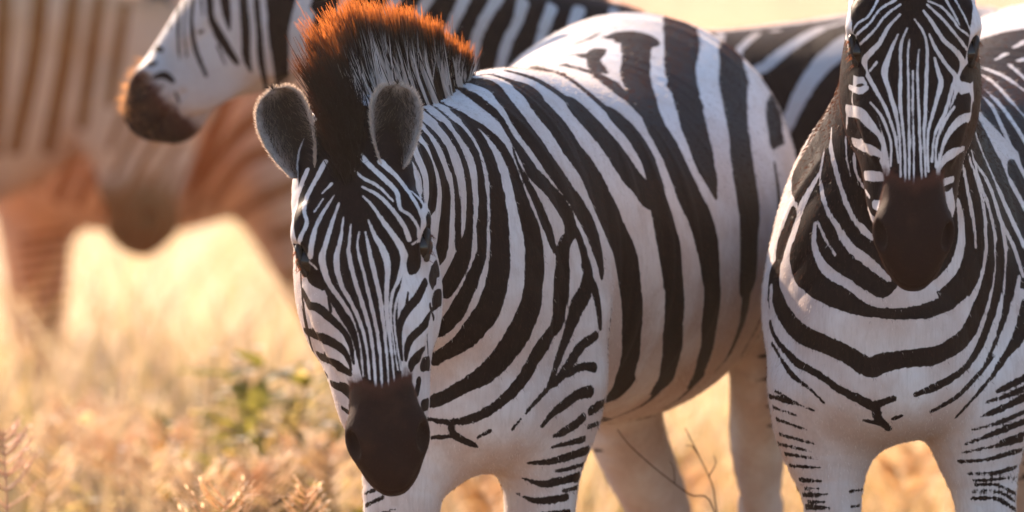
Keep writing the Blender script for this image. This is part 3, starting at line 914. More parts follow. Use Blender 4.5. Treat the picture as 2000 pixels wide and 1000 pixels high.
adopt(zA)
# ------------------------------------------------------------------ zebra facing the camera
hfB = HeadFrame(P(1780, -118, -.28), P(1784, 546, -.47), (0, -1, .22), 1.03)
pB = [Sweep([(P(1722, 660, -.02), .135, .16, .14), (P(1762, 560, .14), .190, .29, .215), (P(1890, 505, .50), .265, .290, .262),
             (P(1985, 455, .75), .285, .315, .285), (P(2050, 358, 1.00), .272, .297, .27), (P(2085, 352, 1.16), .215, .235, .25)], LA, k=.06, n=5, cap=.12)]
pB.append(Sweep([(P(1778, -60, -.20), .070, .10, .09), (P(1775, 60, -.13), .080, .13, .11), (P(1768, 200, -.06), .098, .17, .13),
                 (P(1758, 340, .02), .128, .20, .15), (P(1745, 470, .08), .158, .22, .17), (P(1740, 590, .12), .168, .22, .17)], (1, 0, 0), k=.07))
pB.append(Sweep([(P(1890, 380, .25), .07), (P(1925, 540, .12), .085), (P(1922, 690, .06), .082), (P(1915, 790, .05), .075)], (1, 0, 0), k=.03))
pB.append(Sweep([(P(1620, 430, .20), .06), (P(1590, 580, .08), .075), (P(1600, 700, .03), .078), (P(1615, 800, .02), .075)], (1, 0, 0), k=.03))
bR = P(1925, 985, .03); bL = P(1626, 985, .0)
pB.append(leg([(P(1912, 780, .06), .074, .10, .08), (P(1908, 860, .04), .067, .085, .072), (bR, .046, .058, .052)] + to_ground(bR), k=.045))
pB.append(leg([(P(1618, 780, .03), .072, .10, .08), (P(1616, 870, .02), .066, .085, .074), (bL, .043, .058, .052)] + to_ground(bL), k=.045))
pB.append(blob(P(1715, 760, -.02), (.13, .11, .075), k=.06))
h3 = P(2000, 1000, 1.06); h4 = P(2260, 1000, 1.10)
pB.append(leg([(P(2020, 600, .95), .10, .14, .14), (P(2030, 740, .90), .075, .11, .10), (P(2020, 840, .92), .055, .08, .075), (h3, .045, .06, .05)] + to_ground(h3, False), k=.05))
pB.append(leg([(P(2235, 480, 1.0), .11, .16, .15), (P(2250, 640, .97), .060, .12, .12), (P(2258, 840, .98), .05, .08, .08), (h4, .04, .05, .04)] + to_ground(h4, False), k=.05))
pB.append(Sweep([(P(2130, 120, 1.24), .045), (P(2150, 200, 1.34), .035), (P(2152, 400, 1.38), .026), (P(2145, 640, 1.36), .022)], (1, 0, 0), k=.04))
pB += hfB.prims()
opsB = [
 ('fill', [(P(1772, 60, -.08), .15), (P(1768, 160, -.03), .16), (P(1762, 260, .0), .165), (P(1755, 330, .02), .165)]),
 ('fill', [(P(1975, 190, .30), .15), (P(2000, 150, .50), .17), (P(2010, 290, .32), .15), (P(2010, 400, .28), .14), (P(2060, 200, .60), .2)]),
 k((1622,330,80),(1625,420,150),(1650,480,180),(1690,520,150)), k((1890,400,110),(1880,500,130),(1850,540,90)),
 k((1935,105,50),(2005,95,60)), k((1950,165,80),(2010,185,100)), k((1985,250,110),(2020,290,130)), k((1995,360,110),(2015,420,120)), k((1990,470,100),(2010,520,90)), k((1905,240,150),(1955,380,190),(1985,480,170)), k((1960,150,130),(2040,260,240)), k((1900,420,160),(1905,520,120)),
 # rings round the chest
 k((1581,400,30),(1567,460,36),(1566,523,36),(1597,562,36),(1645,588,34),(1690,604,24),(1730,612,18),(1770,612,20),(1810,606,26),(1850,590,28),(1885,560,30)),
 wl((1599,341,7),(1567,400,14),(1550,450,15),(1538,495,17),(1532,540,18),(1542,572,22),(1571,595,32),(1610,618,34),(1658,645,36),(1710,660,40),(1766,656,36),(1832,648,30),(1872,628,24),(1897,592,20),(1919,539,10),(1926,482,7),(1922,410,6),(1908,352,5),(1886,287,4)),
 k((1548,420,14),(1524,490,16),(1512,545,18),(1515,584,26),(1535,626,34),(1574,656,32),(1622,677,30),(1664,698,30),(1700,718,34),(1718,710,34),(1766,701,30),(1832,692,30),(1885,657,26),(1911,604,22),(1926,560,18),(1936,500,14),(1932,440,8)),
 wl((1506,560,6),(1507,599,8),(1520,635,12),(1550,674,18),(1590,700,24),(1640,730,34),(1682,752,20)),
 wl((1726,742,24),(1788,736,26),(1854,714,14),(1889,696,14),(1915,648,12),(1937,590,8),(1946,550,7),(1944,467,6),(1933,410,6),(1915,359,5),(1897,294,3)),
 k((1504,630,4),(1512,655,6),(1529,680,10),(1559,710,13),(1598,731,12),(1646,764,12),(1694,788,16),(1712,800,14),(1714,815,16),(1736,838,10)),
 k((1745,779,10),(1712,790,14)), k((1688,821,4),(1718,827,8)), k((1745,818,5),(1760,812,4)),
 k((1788,771,7),(1841,749,13),(1889,714,10),(1920,661,12),(1942,595,14),(1952,540,14),(1950,480,10)),
 wl((1955,431,5),(1964,480,8),(1967,514,10),(1960,586,10),(1940,640,10),(1920,690,8)),
 k((1819,804,4),(1867,776,7),(1907,736,8),(1933,701,8),(1960,630,14),(1973,560,16),(1975,500,14)),
 wl((1991,543,8),(1984,586,12),(1967,640,12),(1940,695,8)),
 k((1867,815,3),(1911,767,5),(1946,723,8),(1982,661,12),(2002,595,14)), k((1946,714,4),(1985,675,10),(2005,640,12)),
 k((1950,764,8),(2014,732,14)), k((1911,815,3),(1951,800,9),(2014,770,14)), k((1885,868,3),(1942,846,9),(2014,818,12)),
 k((1955,864,6),(2014,842,10)), k((1872,901,3),(1929,897,6),(2014,872,9)), k((1889,925,3),(1946,923,6),(2014,902,8)),
 k((1907,947,4),(1946,947,6),(1984,965,6)), k((1898,974,5),(1946,974,8),(1984,996,6)), k((1972,942,4),(2014,928,6)),
 k((1898,1010,5),(1946,1010,8),(1984,1026,6)), k((1898,1050,5),(1946,1046,8),(1984,1056,6)),
 k((1502,773,8),(1548,787,8)), k((1502,813,6),(1574,839,4)), k((1507,844,6),(1592,867,3)), k((1517,884,6),(1600,896,3)), k((1526,908,6),(1605,914,3)),
 k((1532,935,8),(1605,940,4)), k((1537,966,9),(1615,966,5)), k((1544,989,10),(1618,992,5)), k((1544,1022,10),(1618,1025,5)), k((1546,1057,10),(1618,1058,5)),
 k((1508,671,4),(1544,728,7),(1580,758,5),(1610,788,3)),
 k((1512,762,5),(1560,790,4),(1590,802,3)), k((1510,795,5),(1556,812,4)), k((1520,866,5),(1585,882,3)), k((1528,955,5),(1600,954,3)), k((1530,980,6),(1612,980,3)), k((1660,960,5),(1690,955,4)), k((1662,990,5),(1690,985,4)), k((1925,786,3),(1970,772,8),(2012,752,10)), k((1900,840,3),(1950,826,6),(2012,800,9)), k((1880,884,3),(1940,872,5),(2012,856,7)), k((1900,938,3),(1950,935,5),(2012,926,6)), k((1900,960,4),(1950,961,6),(1990,984,6)),
 # inner neck
 wl((1868,381,8),(1877,431,14),(1876,482,18),(1861,525,22),(1829,557,22),(1799,580,20),(1767,587,18),(1721,592,20),(1689,578,20),(1657,555,18),(1617,530,20),(1599,504,16),(1590,477,10),(1592,437,4)),
 wl((1879,312,4),(1890,370,6),(1901,431,6),(1906,482,5)),
 wl((1624,250,4),(1624,295,8),(1641,362,9),(1662,418,10),(1690,453,12),(1710,470,12)),
 wl((1610,292,3),(1602,348,5),(1613,404,9),(1637,446,12),(1662,484,18),(1697,512,22),(1735,545,14)),
 wl((1596,432,3),(1616,474,5),(1632,498,5)),
 wl((1899,190,5),(1926,240,8),(1947,285,8),(1969,345,9),(2000,402,9),(2015,430,9)), wl((1899,174,5),(1932,201,7),(1956,246,7),(1980,300,8),(2005,350,8)),
 wl((1899,162,5),(1929,180,6),(1962,216,7),(2000,273,8),(2020,310,8)), wl((1911,141,4),(1944,165,6),(1977,201,6),(2005,232,6)),
 wl((1920,132,4),(1962,150,6),(2005,180,6)), wl((1971,126,6),(2005,156,6)),
 wl((1896,237,8),(1920,300,8),(1933,330,7),(1966,406,8),(2005,490,8)), wl((1904,316,4),(1933,363,6),(1955,431,7),(1980,482,7),(1998,539,6)),
 wl((1944,117,4),(1965,105,8)), wl((1980,93,5),(2005,79,8)), wl((1990,119,6),(2005,114,6)),  # bright highlights on the back, painted in as white strokes
 # face
 ('fill', [(hfB.at(g * x, d, t), r) for g in (-1, 1) for x, d, t, r in ((.088, -.03, .215, .060), (.078, -.04, .29, .055), (.062, -.045, .36, .050))]),
 k((1678,195,50),(1690,260,80),(1700,330,70),(1715,380,40)), k((1885,200,40),(1872,270,70),(1852,340,50)),
 k((1780,-30,250),(1780,95,220)), k((1780,130,190),(1782,200,150),(1783,270,110),(1784,330,95)),
 wl((1659,170,10),(1678,177,14),(1692,172,12)), wl((1897,172,12),(1878,178,14)),
 wl((1655,216,24),(1680,221,22),(1698,241,18),(1717,264,10),(1728,292,6),(1733,330,5)),
 wl((1666,276,14),(1689,287,20),(1712,297,14),(1726,308,6)), wl((1668,292,8),(1670,330,6),(1684,361,5),(1698,384,4)),
 wl((1690,343,20),(1706,344,22),(1724,345,18)), wl((1708,400,18),(1718,402,22)), wl((1655,223,4),(1652,292,4),(1661,343,4)),
 wl((1895,227,16),(1877,234,18),(1859,251,12),(1845,276,8),(1837,304,6),(1835,330,5)),
 wl((1883,290,8),(1860,300,18),(1845,311,14),(1837,325,6)), wl((1861,350,12),(1837,359,16)), wl((1845,389,8),(1839,394,8)),
 wl((1714,0,5),(1696,32,5),(1673,48,4),(1664,76,4),(1659,97,4)), wl((1749,0,5),(1719,18,5),(1698,46,5),(1675,67,5),(1666,92,5)),
 wl((1758,9,4),(1730,30,5),(1707,60,6),(1682,85,6),(1669,108,6)), wl((1657,105,8),(1664,112,5)),
 wl((1758,28,4),(1735,53,7),(1717,85,10),(1691,113,12),(1690,136,9),(1705,166,9),(1723,198,7),(1737,230,6),(1749,269,5),(1755,318,4)),
 wl((1712,122,5),(1699,138,5)),
 wl((1754,67,4),(1740,99,7),(1728,138,13),(1733,166,9),(1746,207,8),(1751,230,7),(1757,269,5),(1759,345,3)),
 wl((1772,55,3),(1760,87,6),(1759,138,7),(1758,195,7),(1761,230,6),(1767,292,5),(1768,358,3)),
 wl((1776,76,3),(1773,110,5),(1774,161,5),(1775,230,5),(1776,292,5),(1776,360,3)),
 wl((1783,138,4),(1783,230,4),(1785,292,4),(1784,362,3)),
 wl((1795,97,3),(1792,138,5),(1795,230,5),(1797,281,5),(1801,360,3)),
 wl((1786,37,3),(1804,64,4),(1811,97,6),(1809,161,7),(1807,230,6),(1805,258,5),(1808,345,3)),
 wl((1815,67,4),(1827,94,7),(1850,129,8),(1866,150,9),(1859,175,8),(1845,222,7),(1826,262,5),(1820,315,4)),
 wl((1825,113,4),(1832,138,8),(1838,161,11),(1829,198,8),(1820,230,6),(1812,269,5),(1813,335,4)),
 wl((1804,21,4),(1822,46,7),(1843,78,8),(1868,101,10),(1880,122,10),(1875,143,8),(1864,166,4)),
 wl((1811,9,4),(1841,37,6),(1866,67,6),(1885,92,6),(1896,117,5)),
 wl((1813,2,4),(1839,14,5),(1859,35,5),(1873,55,5),(1891,69,5),(1901,92,4),(1905,113,4)),
 wl((1848,0,5),(1864,28,4),(1875,50,3)), wl((1866,0,4),(1885,35,4),(1896,62,3)),
 wl((1864,209,5),(1843,241,6),(1829,280,5),(1828,326,4)), wl((1700,200,5),(1719,223,5),(1730,246,5),(1740,280,4),(1740,324,4)),
 k((1655,128,16),(1672,132,26),(1686,142,12)), k((1903,128,14),(1893,140,26),(1880,152,12)),
]
zB, bodyB, VB, bvhB = zebra('zebra facing forward with head held high, dark muzzle over broad ringed chest', (P(1770, 500, .14)[0], .14, 0), pB, hfB, opsB, axis=(.37, .93, 0), fz=FUZZ_N, seed=2, muz=(.392, .070, .06))
eyes(hfB, zB)
ear(P(1690, -60, -.27), P(1655, -245, -.24), (-.3, -1, .1), .085, zB)
ear(P(1872, -60, -.27), P(1905, -245, -.24), (.3, -1, .1), .085, zB)
curB = [P(1780, 0, -.395), P(1780, -60, -.36), P(1780, -130, -.26), P(1778, -90, -.10), P(1772, 60, .02), P(1770, 200, .14), P(1800, 300, .26)]
mane(curB, lambda t: (0, np.interp(t, [0, .3, .7, 1], [-.15, .1, .5, .8]), 1), lambda t: np.interp(t, [0, .1, .3, .8, 1], [.02, .05, .13, .12, .03]),
     lambda t: np.interp(t, [0, .2, 1], [.018, .022, .012]), 4000, zB, [(a, a + .03) for a in np.arange(.3, .98, .07)], 6)
adopt(zB)
# ------------------------------------------------------------------ zebra standing sideways behind the first two
hfC = HeadFrame(P(648, -205, 1.45), P(262, 236, 1.45), (-.74, 0, .67), 1.2)
LC = (0, -1, 0)
pC = [Sweep([(P(930, 360, 1.62), .15, .24, .22), (P(1110, 325, 1.70), .20, .275, .26), (P(1350, 352, 1.75), .26, .258, .25),
             (P(1600, 325, 1.75), .27, .252, .26), (P(1860, 285, 1.70), .26, .245, .27), (P(2040, 310, 1.70), .19, .21, .22)], LC, k=.06, n=5, cap=.12)]
pC.append(Sweep([(P(640, -130, 1.47), .075, .10, .09), (P(700, -30, 1.50), .090, .14, .13), (P(800, 90, 1.55), .115, .20, .18), (P(930, 220, 1.62), .15, .24, .21), (P(1060, 300, 1.68), .17, .27, .22)], LC, k=.07))
for (x, Y, f) in ((1052, 1.58, 1), (1064, 1.84, 1), (1925, 1.60, 0), (1945, 1.90, 0)):
    q = P(x, 800, Y)
    top = [(P(x + (0 if f else 20), 420, Y), .085, .12, .12), (P(x, 600, Y), .07, .09, .09)] if f else [(P(x + 30, 330, Y), .11, .17, .17), (P(x + 10, 560, Y), .08, .13, .13), (P(x + 30, 720, Y), .06, .08, .08)]
    pC.append(Sweep(top + [(q, .05, .058, .055)] + to_ground(q, bool(f)), (1, 0, 0), k=.05))
pC.append(Sweep([(P(2125, 190, 1.7), .04), (P(2165, 300, 1.7), .034), (P(2175, 520, 1.7), .024)], (1, 0, 0), k=.04))
pC += hfC.prims()
opsC = [
 k((690,60,240),(900,140,480),(1250,250,620),(1650,250,640),(1990,260,640)), k((680,-40,200),(640,-150,160)),
 k((409,0,12),(414,38,12),(432,75,16),(458,116,12),(465,126,4)), k((439,0,16),(443,29,14),(448,58,4)), k((475,0,14),(480,58,16),(481,110,14),(490,139,5)),
 k((501,0,10),(507,72,10),(510,116,12),(519,165,8),(524,200,6)), k((556,-40,60),(548,0,50),(544,58,36),(548,116,28),(552,165,24),(560,230,24),(575,300,30)),
 k((377,0,6),(374,44,6),(382,96,8),(403,148,5)), k((350,0,5),(348,58,5),(350,116,3)), k((336,0,3),(332,58,3)),
 k((362,0,3),(360,60,3),(364,110,3)), k((322,20,3),(318,60,3)), k((393,0,4),(396,30,3)), k((425,90,4),(440,125,3)), k((306,94,12),(316,98,8)), k((292,126,8),(302,124,7)), k((305,60,5),(295,66,4)), k((391,63,6),(395,60,4)), k((280,112,3),(288,106,3)),
 k((238,170,16),(240,195,20),(252,215,24)), k((298,152,5),(321,147,14),(338,158,8)), k((342,180,4),(350,200,4)),
 wl((601,-10,24),(582,54,16),(576,126,14),(571,180,13),(572,230,10)), wl((775,-10,24),(752,36,18),(735,80,14),(720,130,12)), wl((842,-10,22),(806,45,18),(785,90,16),(765,150,14)),
 wl((680,-20,20),(660,40,16),(645,100,14),(640,170,12)),
 wl((910,-10,26),(884,46,20),(864,86,20),(850,130,18),(840,200,16)), wl((975,-10,28),(956,22,22),(932,70,22),(918,140,22),(910,220,18)),
 wl((1022,5,24),(1007,50,20),(992,80,22),(976,136,20),(960,220,18)), wl((1078,14,26),(1064,50,22),(1050,90,18),(1030,160,16)), wl((1132,18,28),(1115,60,22),(1090,140,18)),
 wl((1200,20,24),(1180,120,20),(1150,300,18)), wl((1270,30,24),(1250,150,20),(1230,400,18)), wl((1340,45,24),(1330,150,20),(1310,420,18)), wl((1410,50,20),(1395,150,18),(1370,420,18)),
 wl((1478,66,10),(1455,86,13),(1440,120,14),(1420,300,14)), wl((1508,60,10),(1522,59,8)),
 wl((1670,34,9),(1640,46,11),(1597,59,14),(1543,92,20),(1500,126,22),(1465,160,20),(1450,300,16)), wl((1660,86,42),(1640,98,40),(1602,130,36),(1568,180,32),(1543,230,28),(1515,300,20),(1500,420,16)),
 wl((1899,42,16),(1935,24,14),(1985,10,10)), wl((1800,110,40),(1740,180,36),(1650,330,30),(1600,450,20)), wl((1950,170,40),(1850,260,36),(1740,420,26)),
]
zC, bodyC, VC, bvhC = zebra('zebra standing side-on behind the others, grey-white muzzle in profile, rust-brown mane', (P(1400, 500, 1.7)[0], 1.7, 0), pC, hfC, opsC, h=.021, muz=(.470, .0, .10), axis=(1, 0, 0), fz=FUZZ_N // 2, seed=3, coat=M_COAT_SHADED)
eyes(hfC, zC, (-1, 1))
ear(hfC.at(-.05, .03, .0), hfC.at(-.06, .03, -.17), hfC.X * -1 + hfC.D * .5, .08, zC)
ear(hfC.at(.05, .03, .0), hfC.at(.06, .03, -.17), hfC.X + hfC.D * .5, .08, zC)
curC = [P(640, -235, 1.47), P(760, -190, 1.50), P(880, -90, 1.57), P(1000, -18, 1.62), P(1090, 6, 1.68), P(1172, 14, 1.70)]
mane(curC, lambda t: (np.interp(t, [0, .6, 1], [.1, .25, .55]), 0, 1), lambda t: np.interp(t, [0, .1, .6, .85, 1], [.05, .11, .10, .05, .012]), lambda t: np.full_like(t, .011), 5000, zC,
     [(.1, .14), (.2, .24), (.3, .34), (.41, .45), (.52, .56), (.63, .67), (.75, .80), (.88, .92)], 8, tipcol=(.16, .06, .02))
beard(hfC, zC, 1400, 5, .02)
adopt(zC)
# ------------------------------------------------------------------ the far zebra
DS = 1.09
def PD(x, y, Y): return P(x, y, Y + 1.5)
LD = unit((-.45, -.89, 0))
pD = [Sweep([(PD(-20, 190, 5.35), .17, .38, .24), (PD(90, 195, 5.2), .21, .38, .265), (PD(200, 205, 5.05), .24, .38, .265), (PD(300, 200, 4.9), .26, .38, .275),
             (PD(420, 180, 4.7), .26, .38, .262), (PD(540, 165, 4.55), .25, .38, .28), (PD(630, 190, 4.45), .19, .22, .24)], LD, k=.06, n=4, cap=.1)]
pD.append(Sweep([(PD(-330, -170, 5.6), .075, .10, .10), (PD(-250, -90, 5.55), .095, .15, .15), (PD(-120, 30, 5.45), .13, .21, .20), (PD(20, 130, 5.3), .17, .25, .24)], LD, k=.07))
d1 = PD(84, 660, 5.15)
pD.append(Sweep([(PD(70, 330, 5.15), .10, .13, .13), (PD(72, 460, 5.13), .075, .095, .085), (PD(84, 560, 5.12), .054, .058, .054), (d1, .047, .05, .048)] + to_ground(d1), (1, 0, 0), k=.06))
d2 = PD(60, 690, 5.45)
pD.append(Sweep([(PD(50, 330, 5.4), .08, .10, .10), (PD(58, 560, 5.42), .052, .058, .054), (d2, .047, .05, .048)] + to_ground(d2), (1, 0, 0), k=.05))
d3 = PD(690, 720, 4.6); d4 = PD(800, 720, 4.8)
pD.append(Sweep([(PD(540, 330, 4.5), .12, .18, .18), (PD(590, 470, 4.5), .085, .12, .12), (PD(640, 600, 4.55), .06, .07, .07), (d3, .05, .06, .05)] + to_ground(d3, False), (1, 0, 0), k=.05))
pD.append(Sweep([(PD(600, 330, 4.7), .11, .16, .16), (PD(680, 470, 4.75), .08, .11, .11), (PD(760, 600, 4.8), .06, .07, .07), (d4, .05, .06, .05)] + to_ground(d4, False), (1, 0, 0), k=.05))
hfD = HeadFrame(PD(-340, -190, 5.6), PD(-700, 130, 5.7), (-.6, -.3, .7))
for f in pD:                                   # this one is a big animal
    if isinstance(f, Sweep): f.st[:, 3:6] *= DS
pD += hfD.prims()
opsD = [k((8,-10,26),(2,150,26)), k((80,-10,30),(70,120,30),(30,240,26)), k((145,-10,28),(125,130,30),(90,230,30),(40,330,26)), k((195,-10,22),(180,100,28),(140,220,28),(70,360,24)),
 k((245,10,22),(225,120,28),(170,260,24),(110,390,20)), k((300,0,22),(270,150,26),(200,290,22),(150,400,16)), k((355,20,22),(320,180,24),(240,330,20),(200,420,14)),
 k((410,40,24),(370,230,24),(290,370,18),(250,450,14)), k((470,120,26),(400,300,22),(330,410,16),(300,470,12)), k((560,190,26),(470,255,22),(400,350,16),(370,430,10)),
 k((570,285,22),(480,312,22),(410,400,14)), k((572,362,22),(500,395,18),(450,430,8)), k((580,446,20),(530,462,14)), k((600,530,18),(555,545,10)), k((625,600,16),(580,610,10))]
for i, y in enumerate(range(460, 760, 22)): opsD.append(k((40, y + 8, 8), (130, y - 6, 8)))
zD, bodyD, VD, bvhD = zebra('out-of-focus zebra seen from the flank, coat colour warmed to suggest haze, farthest from the lowered-head zebra', (PD(300, 500, 4.9)[0], 6.4, 0), pD, hfD, opsD, h=.027, levels=2, axis=(.6, -.6, 0), fz=FUZZ_N // 4, seed=7, fur=.012, coat=M_COAT_HAZED)
adopt(zD)

# a second blurred one: its neck reaches in from the left and its head hangs in front of that flank
LE = (0, 1, 0)
pE = [Sweep([(P(-150, 250, 5.6), .17, .24, .22), (P(-290, 225, 5.6), .21, .32, .27), (P(-520, 230, 5.6), .26, .30, .29), (P(-760, 220, 5.6), .26, .31, .28), (P(-930, 240, 5.6), .19, .23, .24)], LE, k=.06, n=4, cap=.1)]
pE.append(Sweep([(P(325, 70, 5.58), .070, .080, .09), (P(235, 88, 5.58), .085, .125, .14), (P(105, 130, 5.6), .11, .185, .20), (P(-40, 180, 5.6), .14, .24, .24), (P(-190, 220, 5.6), .17, .28, .24)], LE, k=.07))
for (x, Y, f) in ((-230, 5.45, 1), (-290, 5.8, 1), (-800, 5.45, 0), (-860, 5.8, 0)):
    q = P(x, 690, Y)
    pE.append(Sweep([(P(x, 340, Y), .09, .13, .13), (P(x, 520, Y), .06 if f else .075, .075, .075), (q, .05, .055, .052)] + to_ground(q, bool(f)), (1, 0, 0), k=.05))
hfE = HeadFrame(P(322, 55, 5.58), P(286, 484, 5.45), (1, -.45, .1), 1.3)
pE += hfE.prims()
opsE = [k((8,-10,26),(0,150,26),(-10,300,20)), k((80,-10,28),(66,120,28),(30,290,24)), k((145,-10,26),(125,130,28),(95,290,22)), k((195,-10,20),(180,100,24),(160,240,20)),
 k((245,10,18),(228,110,20),(215,200,16)), k((300,120,12),(250,200,14),(215,290,10)), k((330,170,12),(270,250,12),(225,340,10)), k((345,220,12),(290,300,12),(240,390,10)),
 k((350,280,10),(310,340,10),(260,420,8)), k((350,330,9),(320,390,9),(285,430,7)), k((-70,-10,30),(-90,200,30),(-90,380,20)), k((-150,0,30),(-170,200,30),(-170,400,24)), k((-240,0,30),(-250,200,30),(-250,420,24))]
zE, bodyE, VE, bvhE = zebra('out-of-focus zebra with striped neck stretched forward, its head hanging before the far haze-tinted flank', (P(-300, 500, 5.6)[0], 5.6, 0), pE, hfE, opsE, h=.026, levels=2, axis=(1, 0, 0), fz=FUZZ_N // 6, seed=8, fur=.012, coat=M_COAT_HAZED, muz=(.40, .0, .25))
ear(hfE.at(-.05, .02, .01), hfE.at(-.09, .02, -.14), hfE.X * -1 + hfE.D * .5, .075, zE, 100)
ear(hfE.at(.05, .02, .01), hfE.at(.09, .02, -.14), hfE.X + hfE.D * .5, .075, zE, 100)
eyes(hfE, zE)
adopt(zE)
# ------------------------------------------------------------------ ground, dry grass, weeds
def ground_material():
    c = NT('dry_ground')
    a = c.noise(.35, 5, .6); b = c.noise(3.5, 4, .6)
    col = c.mix(c.ramp(a, .35, .7), (.27, .150, .085), (.33, .19, .110))
    col = c.mix(c.ramp(b, .45, .75, 0, .6), col, (.16, .095, .05))
    c.l(col, c.b.inputs['Base Color']); c.b.inputs['Roughness'].default_value = .9; c.b.inputs['Specular IOR Level'].default_value = .1
    return c.m
put = put_mesh('ground', [(-900, -60, 0), (900, -60, 0), (900, 2000, 0), (-900, 2000, 0)], np.array([(0, 1, 2, 3)]), ground_material())
tag(put, kind='structure')

def leaf_material(name, trans):
    return hair_material(name, trans, .55)
M_GRASS = leaf_material('dry_grass', .55); M_LEAF = leaf_material('weed_leaf', .55); M_STEM = leaf_material('weed_stem', .35)

def field_grass():
    rng = np.random.default_rng(11)
    n = 80000
    Y = 1.0 + 70 * rng.random(n) ** 2.2
    half = (Y + 12) * .085 + .6
    X = (rng.random(n) * 2 - 1) * half
    # tufts: pull the blades towards scattered centres
    tc = rng.random((2600, 2)); ty = 1.0 + 70 * tc[:, 0] ** 2.2; tx = (tc[:, 1] * 2 - 1) * ((ty + 12) * .085 + .6)
    pick = rng.integers(0, 2600, n); tuft = rng.random(n) < .7
    sc = (.05 + .012 * ty[pick])
    X = np.where(tuft, tx[pick] + rng.normal(0, 1, n) * sc, X); Y = np.where(tuft, ty[pick] + rng.normal(0, 1, n) * sc, Y)
    ok = (Y > 3.6)
    X, Y, pick = X[ok], Y[ok], pick[ok]; n = len(X)
    root = np.stack([X, Y, np.zeros(n)], 1)
    th = np.clip(rng.normal(.42, .10, 2600), .18, .66)
    L = th[pick] * rng.uniform(.5, 1.15, n)
    d = np.stack([rng.normal(0, .24, n), rng.normal(0, .24, n), np.ones(n)], 1); d /= np.linalg.norm(d, axis=1)[:, None]
    pal = np.array([[.60, .50, .36], [.52, .39, .22], [.66, .59, .46], [.40, .30, .12], [.60, .44, .34], [.30, .27, .09]])
    tcol = pal[rng.choice(6, 2600, p=[.28, .24, .2, .1, .12, .06])]
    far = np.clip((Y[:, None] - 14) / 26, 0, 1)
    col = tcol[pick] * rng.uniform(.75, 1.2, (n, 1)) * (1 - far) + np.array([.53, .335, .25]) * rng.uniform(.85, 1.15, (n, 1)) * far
    nr = np.clip((9 - Y[:, None]) / 6, 0, 1)
    col = col * (1 - nr + nr * np.array([.92, .80, .62]))
    tone = np.stack([col * .8, col, col * 1.1], 1); glow = np.clip(tone * 1.25, 0, .9)
    wd = rng.uniform(.003, .007, n) * (1 + Y * .03)
    bend = np.stack([rng.normal(.1, .35, n), rng.normal(0, .3, n), -.25 * rng.random(n)], 1)
    o = strands('grass', root, d, L, wd, tone, glow, None, M_GRASS, bend=bend, seg=2, seed=12)
    tag(o, 'tall dry golden grass covering the plain behind the zebras', 'grass', kind='stuff')
field_grass()

def near_grass():
    """shorter grass round the hooves and towards the camera"""
    rng = np.random.default_rng(13); n = 45000
    X = rng.uniform(-2.6, 2.8, n); Y = rng.uniform(-9, 2.5, n)
    root = np.stack([X, Y, np.zeros(n)], 1)
    d = np.stack([rng.normal(0, .3, n), rng.normal(0, .3, n), np.ones(n)], 1); d /= np.linalg.norm(d, axis=1)[:, None]
    col = np.array([.40, .28, .13]) * rng.uniform(.6, 1.2, (n, 1)); tone = np.stack([col * .8, col, col], 1)
    bend = np.stack([rng.normal(.1, .3, n), rng.normal(0, .3, n), -.2 * rng.random(n)], 1)
    o = strands('grass', root, d, rng.uniform(.12, .34, n), rng.uniform(.004, .008, n), tone, np.clip(tone * 1.1, 0, .9), None, M_GRASS, bend=bend, seg=2, seed=14)
    tag(o, 'short dry grass trampled around the hooves of the zebras', 'grass', kind='stuff')
near_grass()

def tube(pts, r0, r1, m=5):
    pts = np.asarray(pts, float); n = len(pts)
    V = []
    for i, p in enumerate(pts):
        t = unit(pts[min(n - 1, i + 1)] - pts[max(0, i - 1)])
        a = unit(np.cross(t, (.31, .9, .2))); b = np.cross(t, a); r = r0 + (r1 - r0) * i / (n - 1)
        for j in range(m): V.append(p + (a * math.cos(6.2832 * j / m) + b * math.sin(6.2832 * j / m)) * r)
    F = [(i * m + j, i * m + (j + 1) % m, (i + 1) * m + (j + 1) % m, (i + 1) * m + j) for i in range(n - 1) for j in range(m)]
    return np.array(V), np.array(F)

class Part:
    def __init__(s): s.V, s.F, s.c, s.g, s.n = [], [], [], [], 0
    def add(s, V, F, col, glow=None):
        s.V.append(V); s.F.append(np.asarray(F) + s.n); s.n += len(V)
        col = np.asarray(col, float); glow = col * 1.3 if glow is None else np.asarray(glow, float)
        s.c.append(np.tile(col, (len(V), 1))); s.g.append(np.tile(np.clip(glow, 0, .95), (len(V), 1)))
    def done(s, name, mat, parent):
        o = put_mesh(name, np.vstack(s.V), np.vstack(s.F), mat, parent)
        one = np.ones((s.n, 1))
        attr(o, 'tone', np.concatenate([np.vstack(s.c), one], 1), 'FLOAT_COLOR'); attr(o, 'glow', np.concatenate([np.vstack(s.g), one], 1), 'FLOAT_COLOR')
        return o

def leaf(p, d, up, L, w):
    d = unit(d); s = unit(np.cross(d, up)); u = np.cross(s, d)
    V = []
    for t, f in ((0, .12), (.25, .8), (.5, 1), (.75, .7), (1, .06)):
        c = p + d * L * t + u * (-.18 * L * t * t)
        V += [c - s * w / 2 * f + u * .10 * w, c, c + s * w / 2 * f + u * .10 * w]
    F = []
    for i in range(4):
        a = i * 3; F += [(a, a + 1, a + 4, a + 3), (a + 1, a + 2, a + 5, a + 4)]
    return np.array(V), np.array(F)

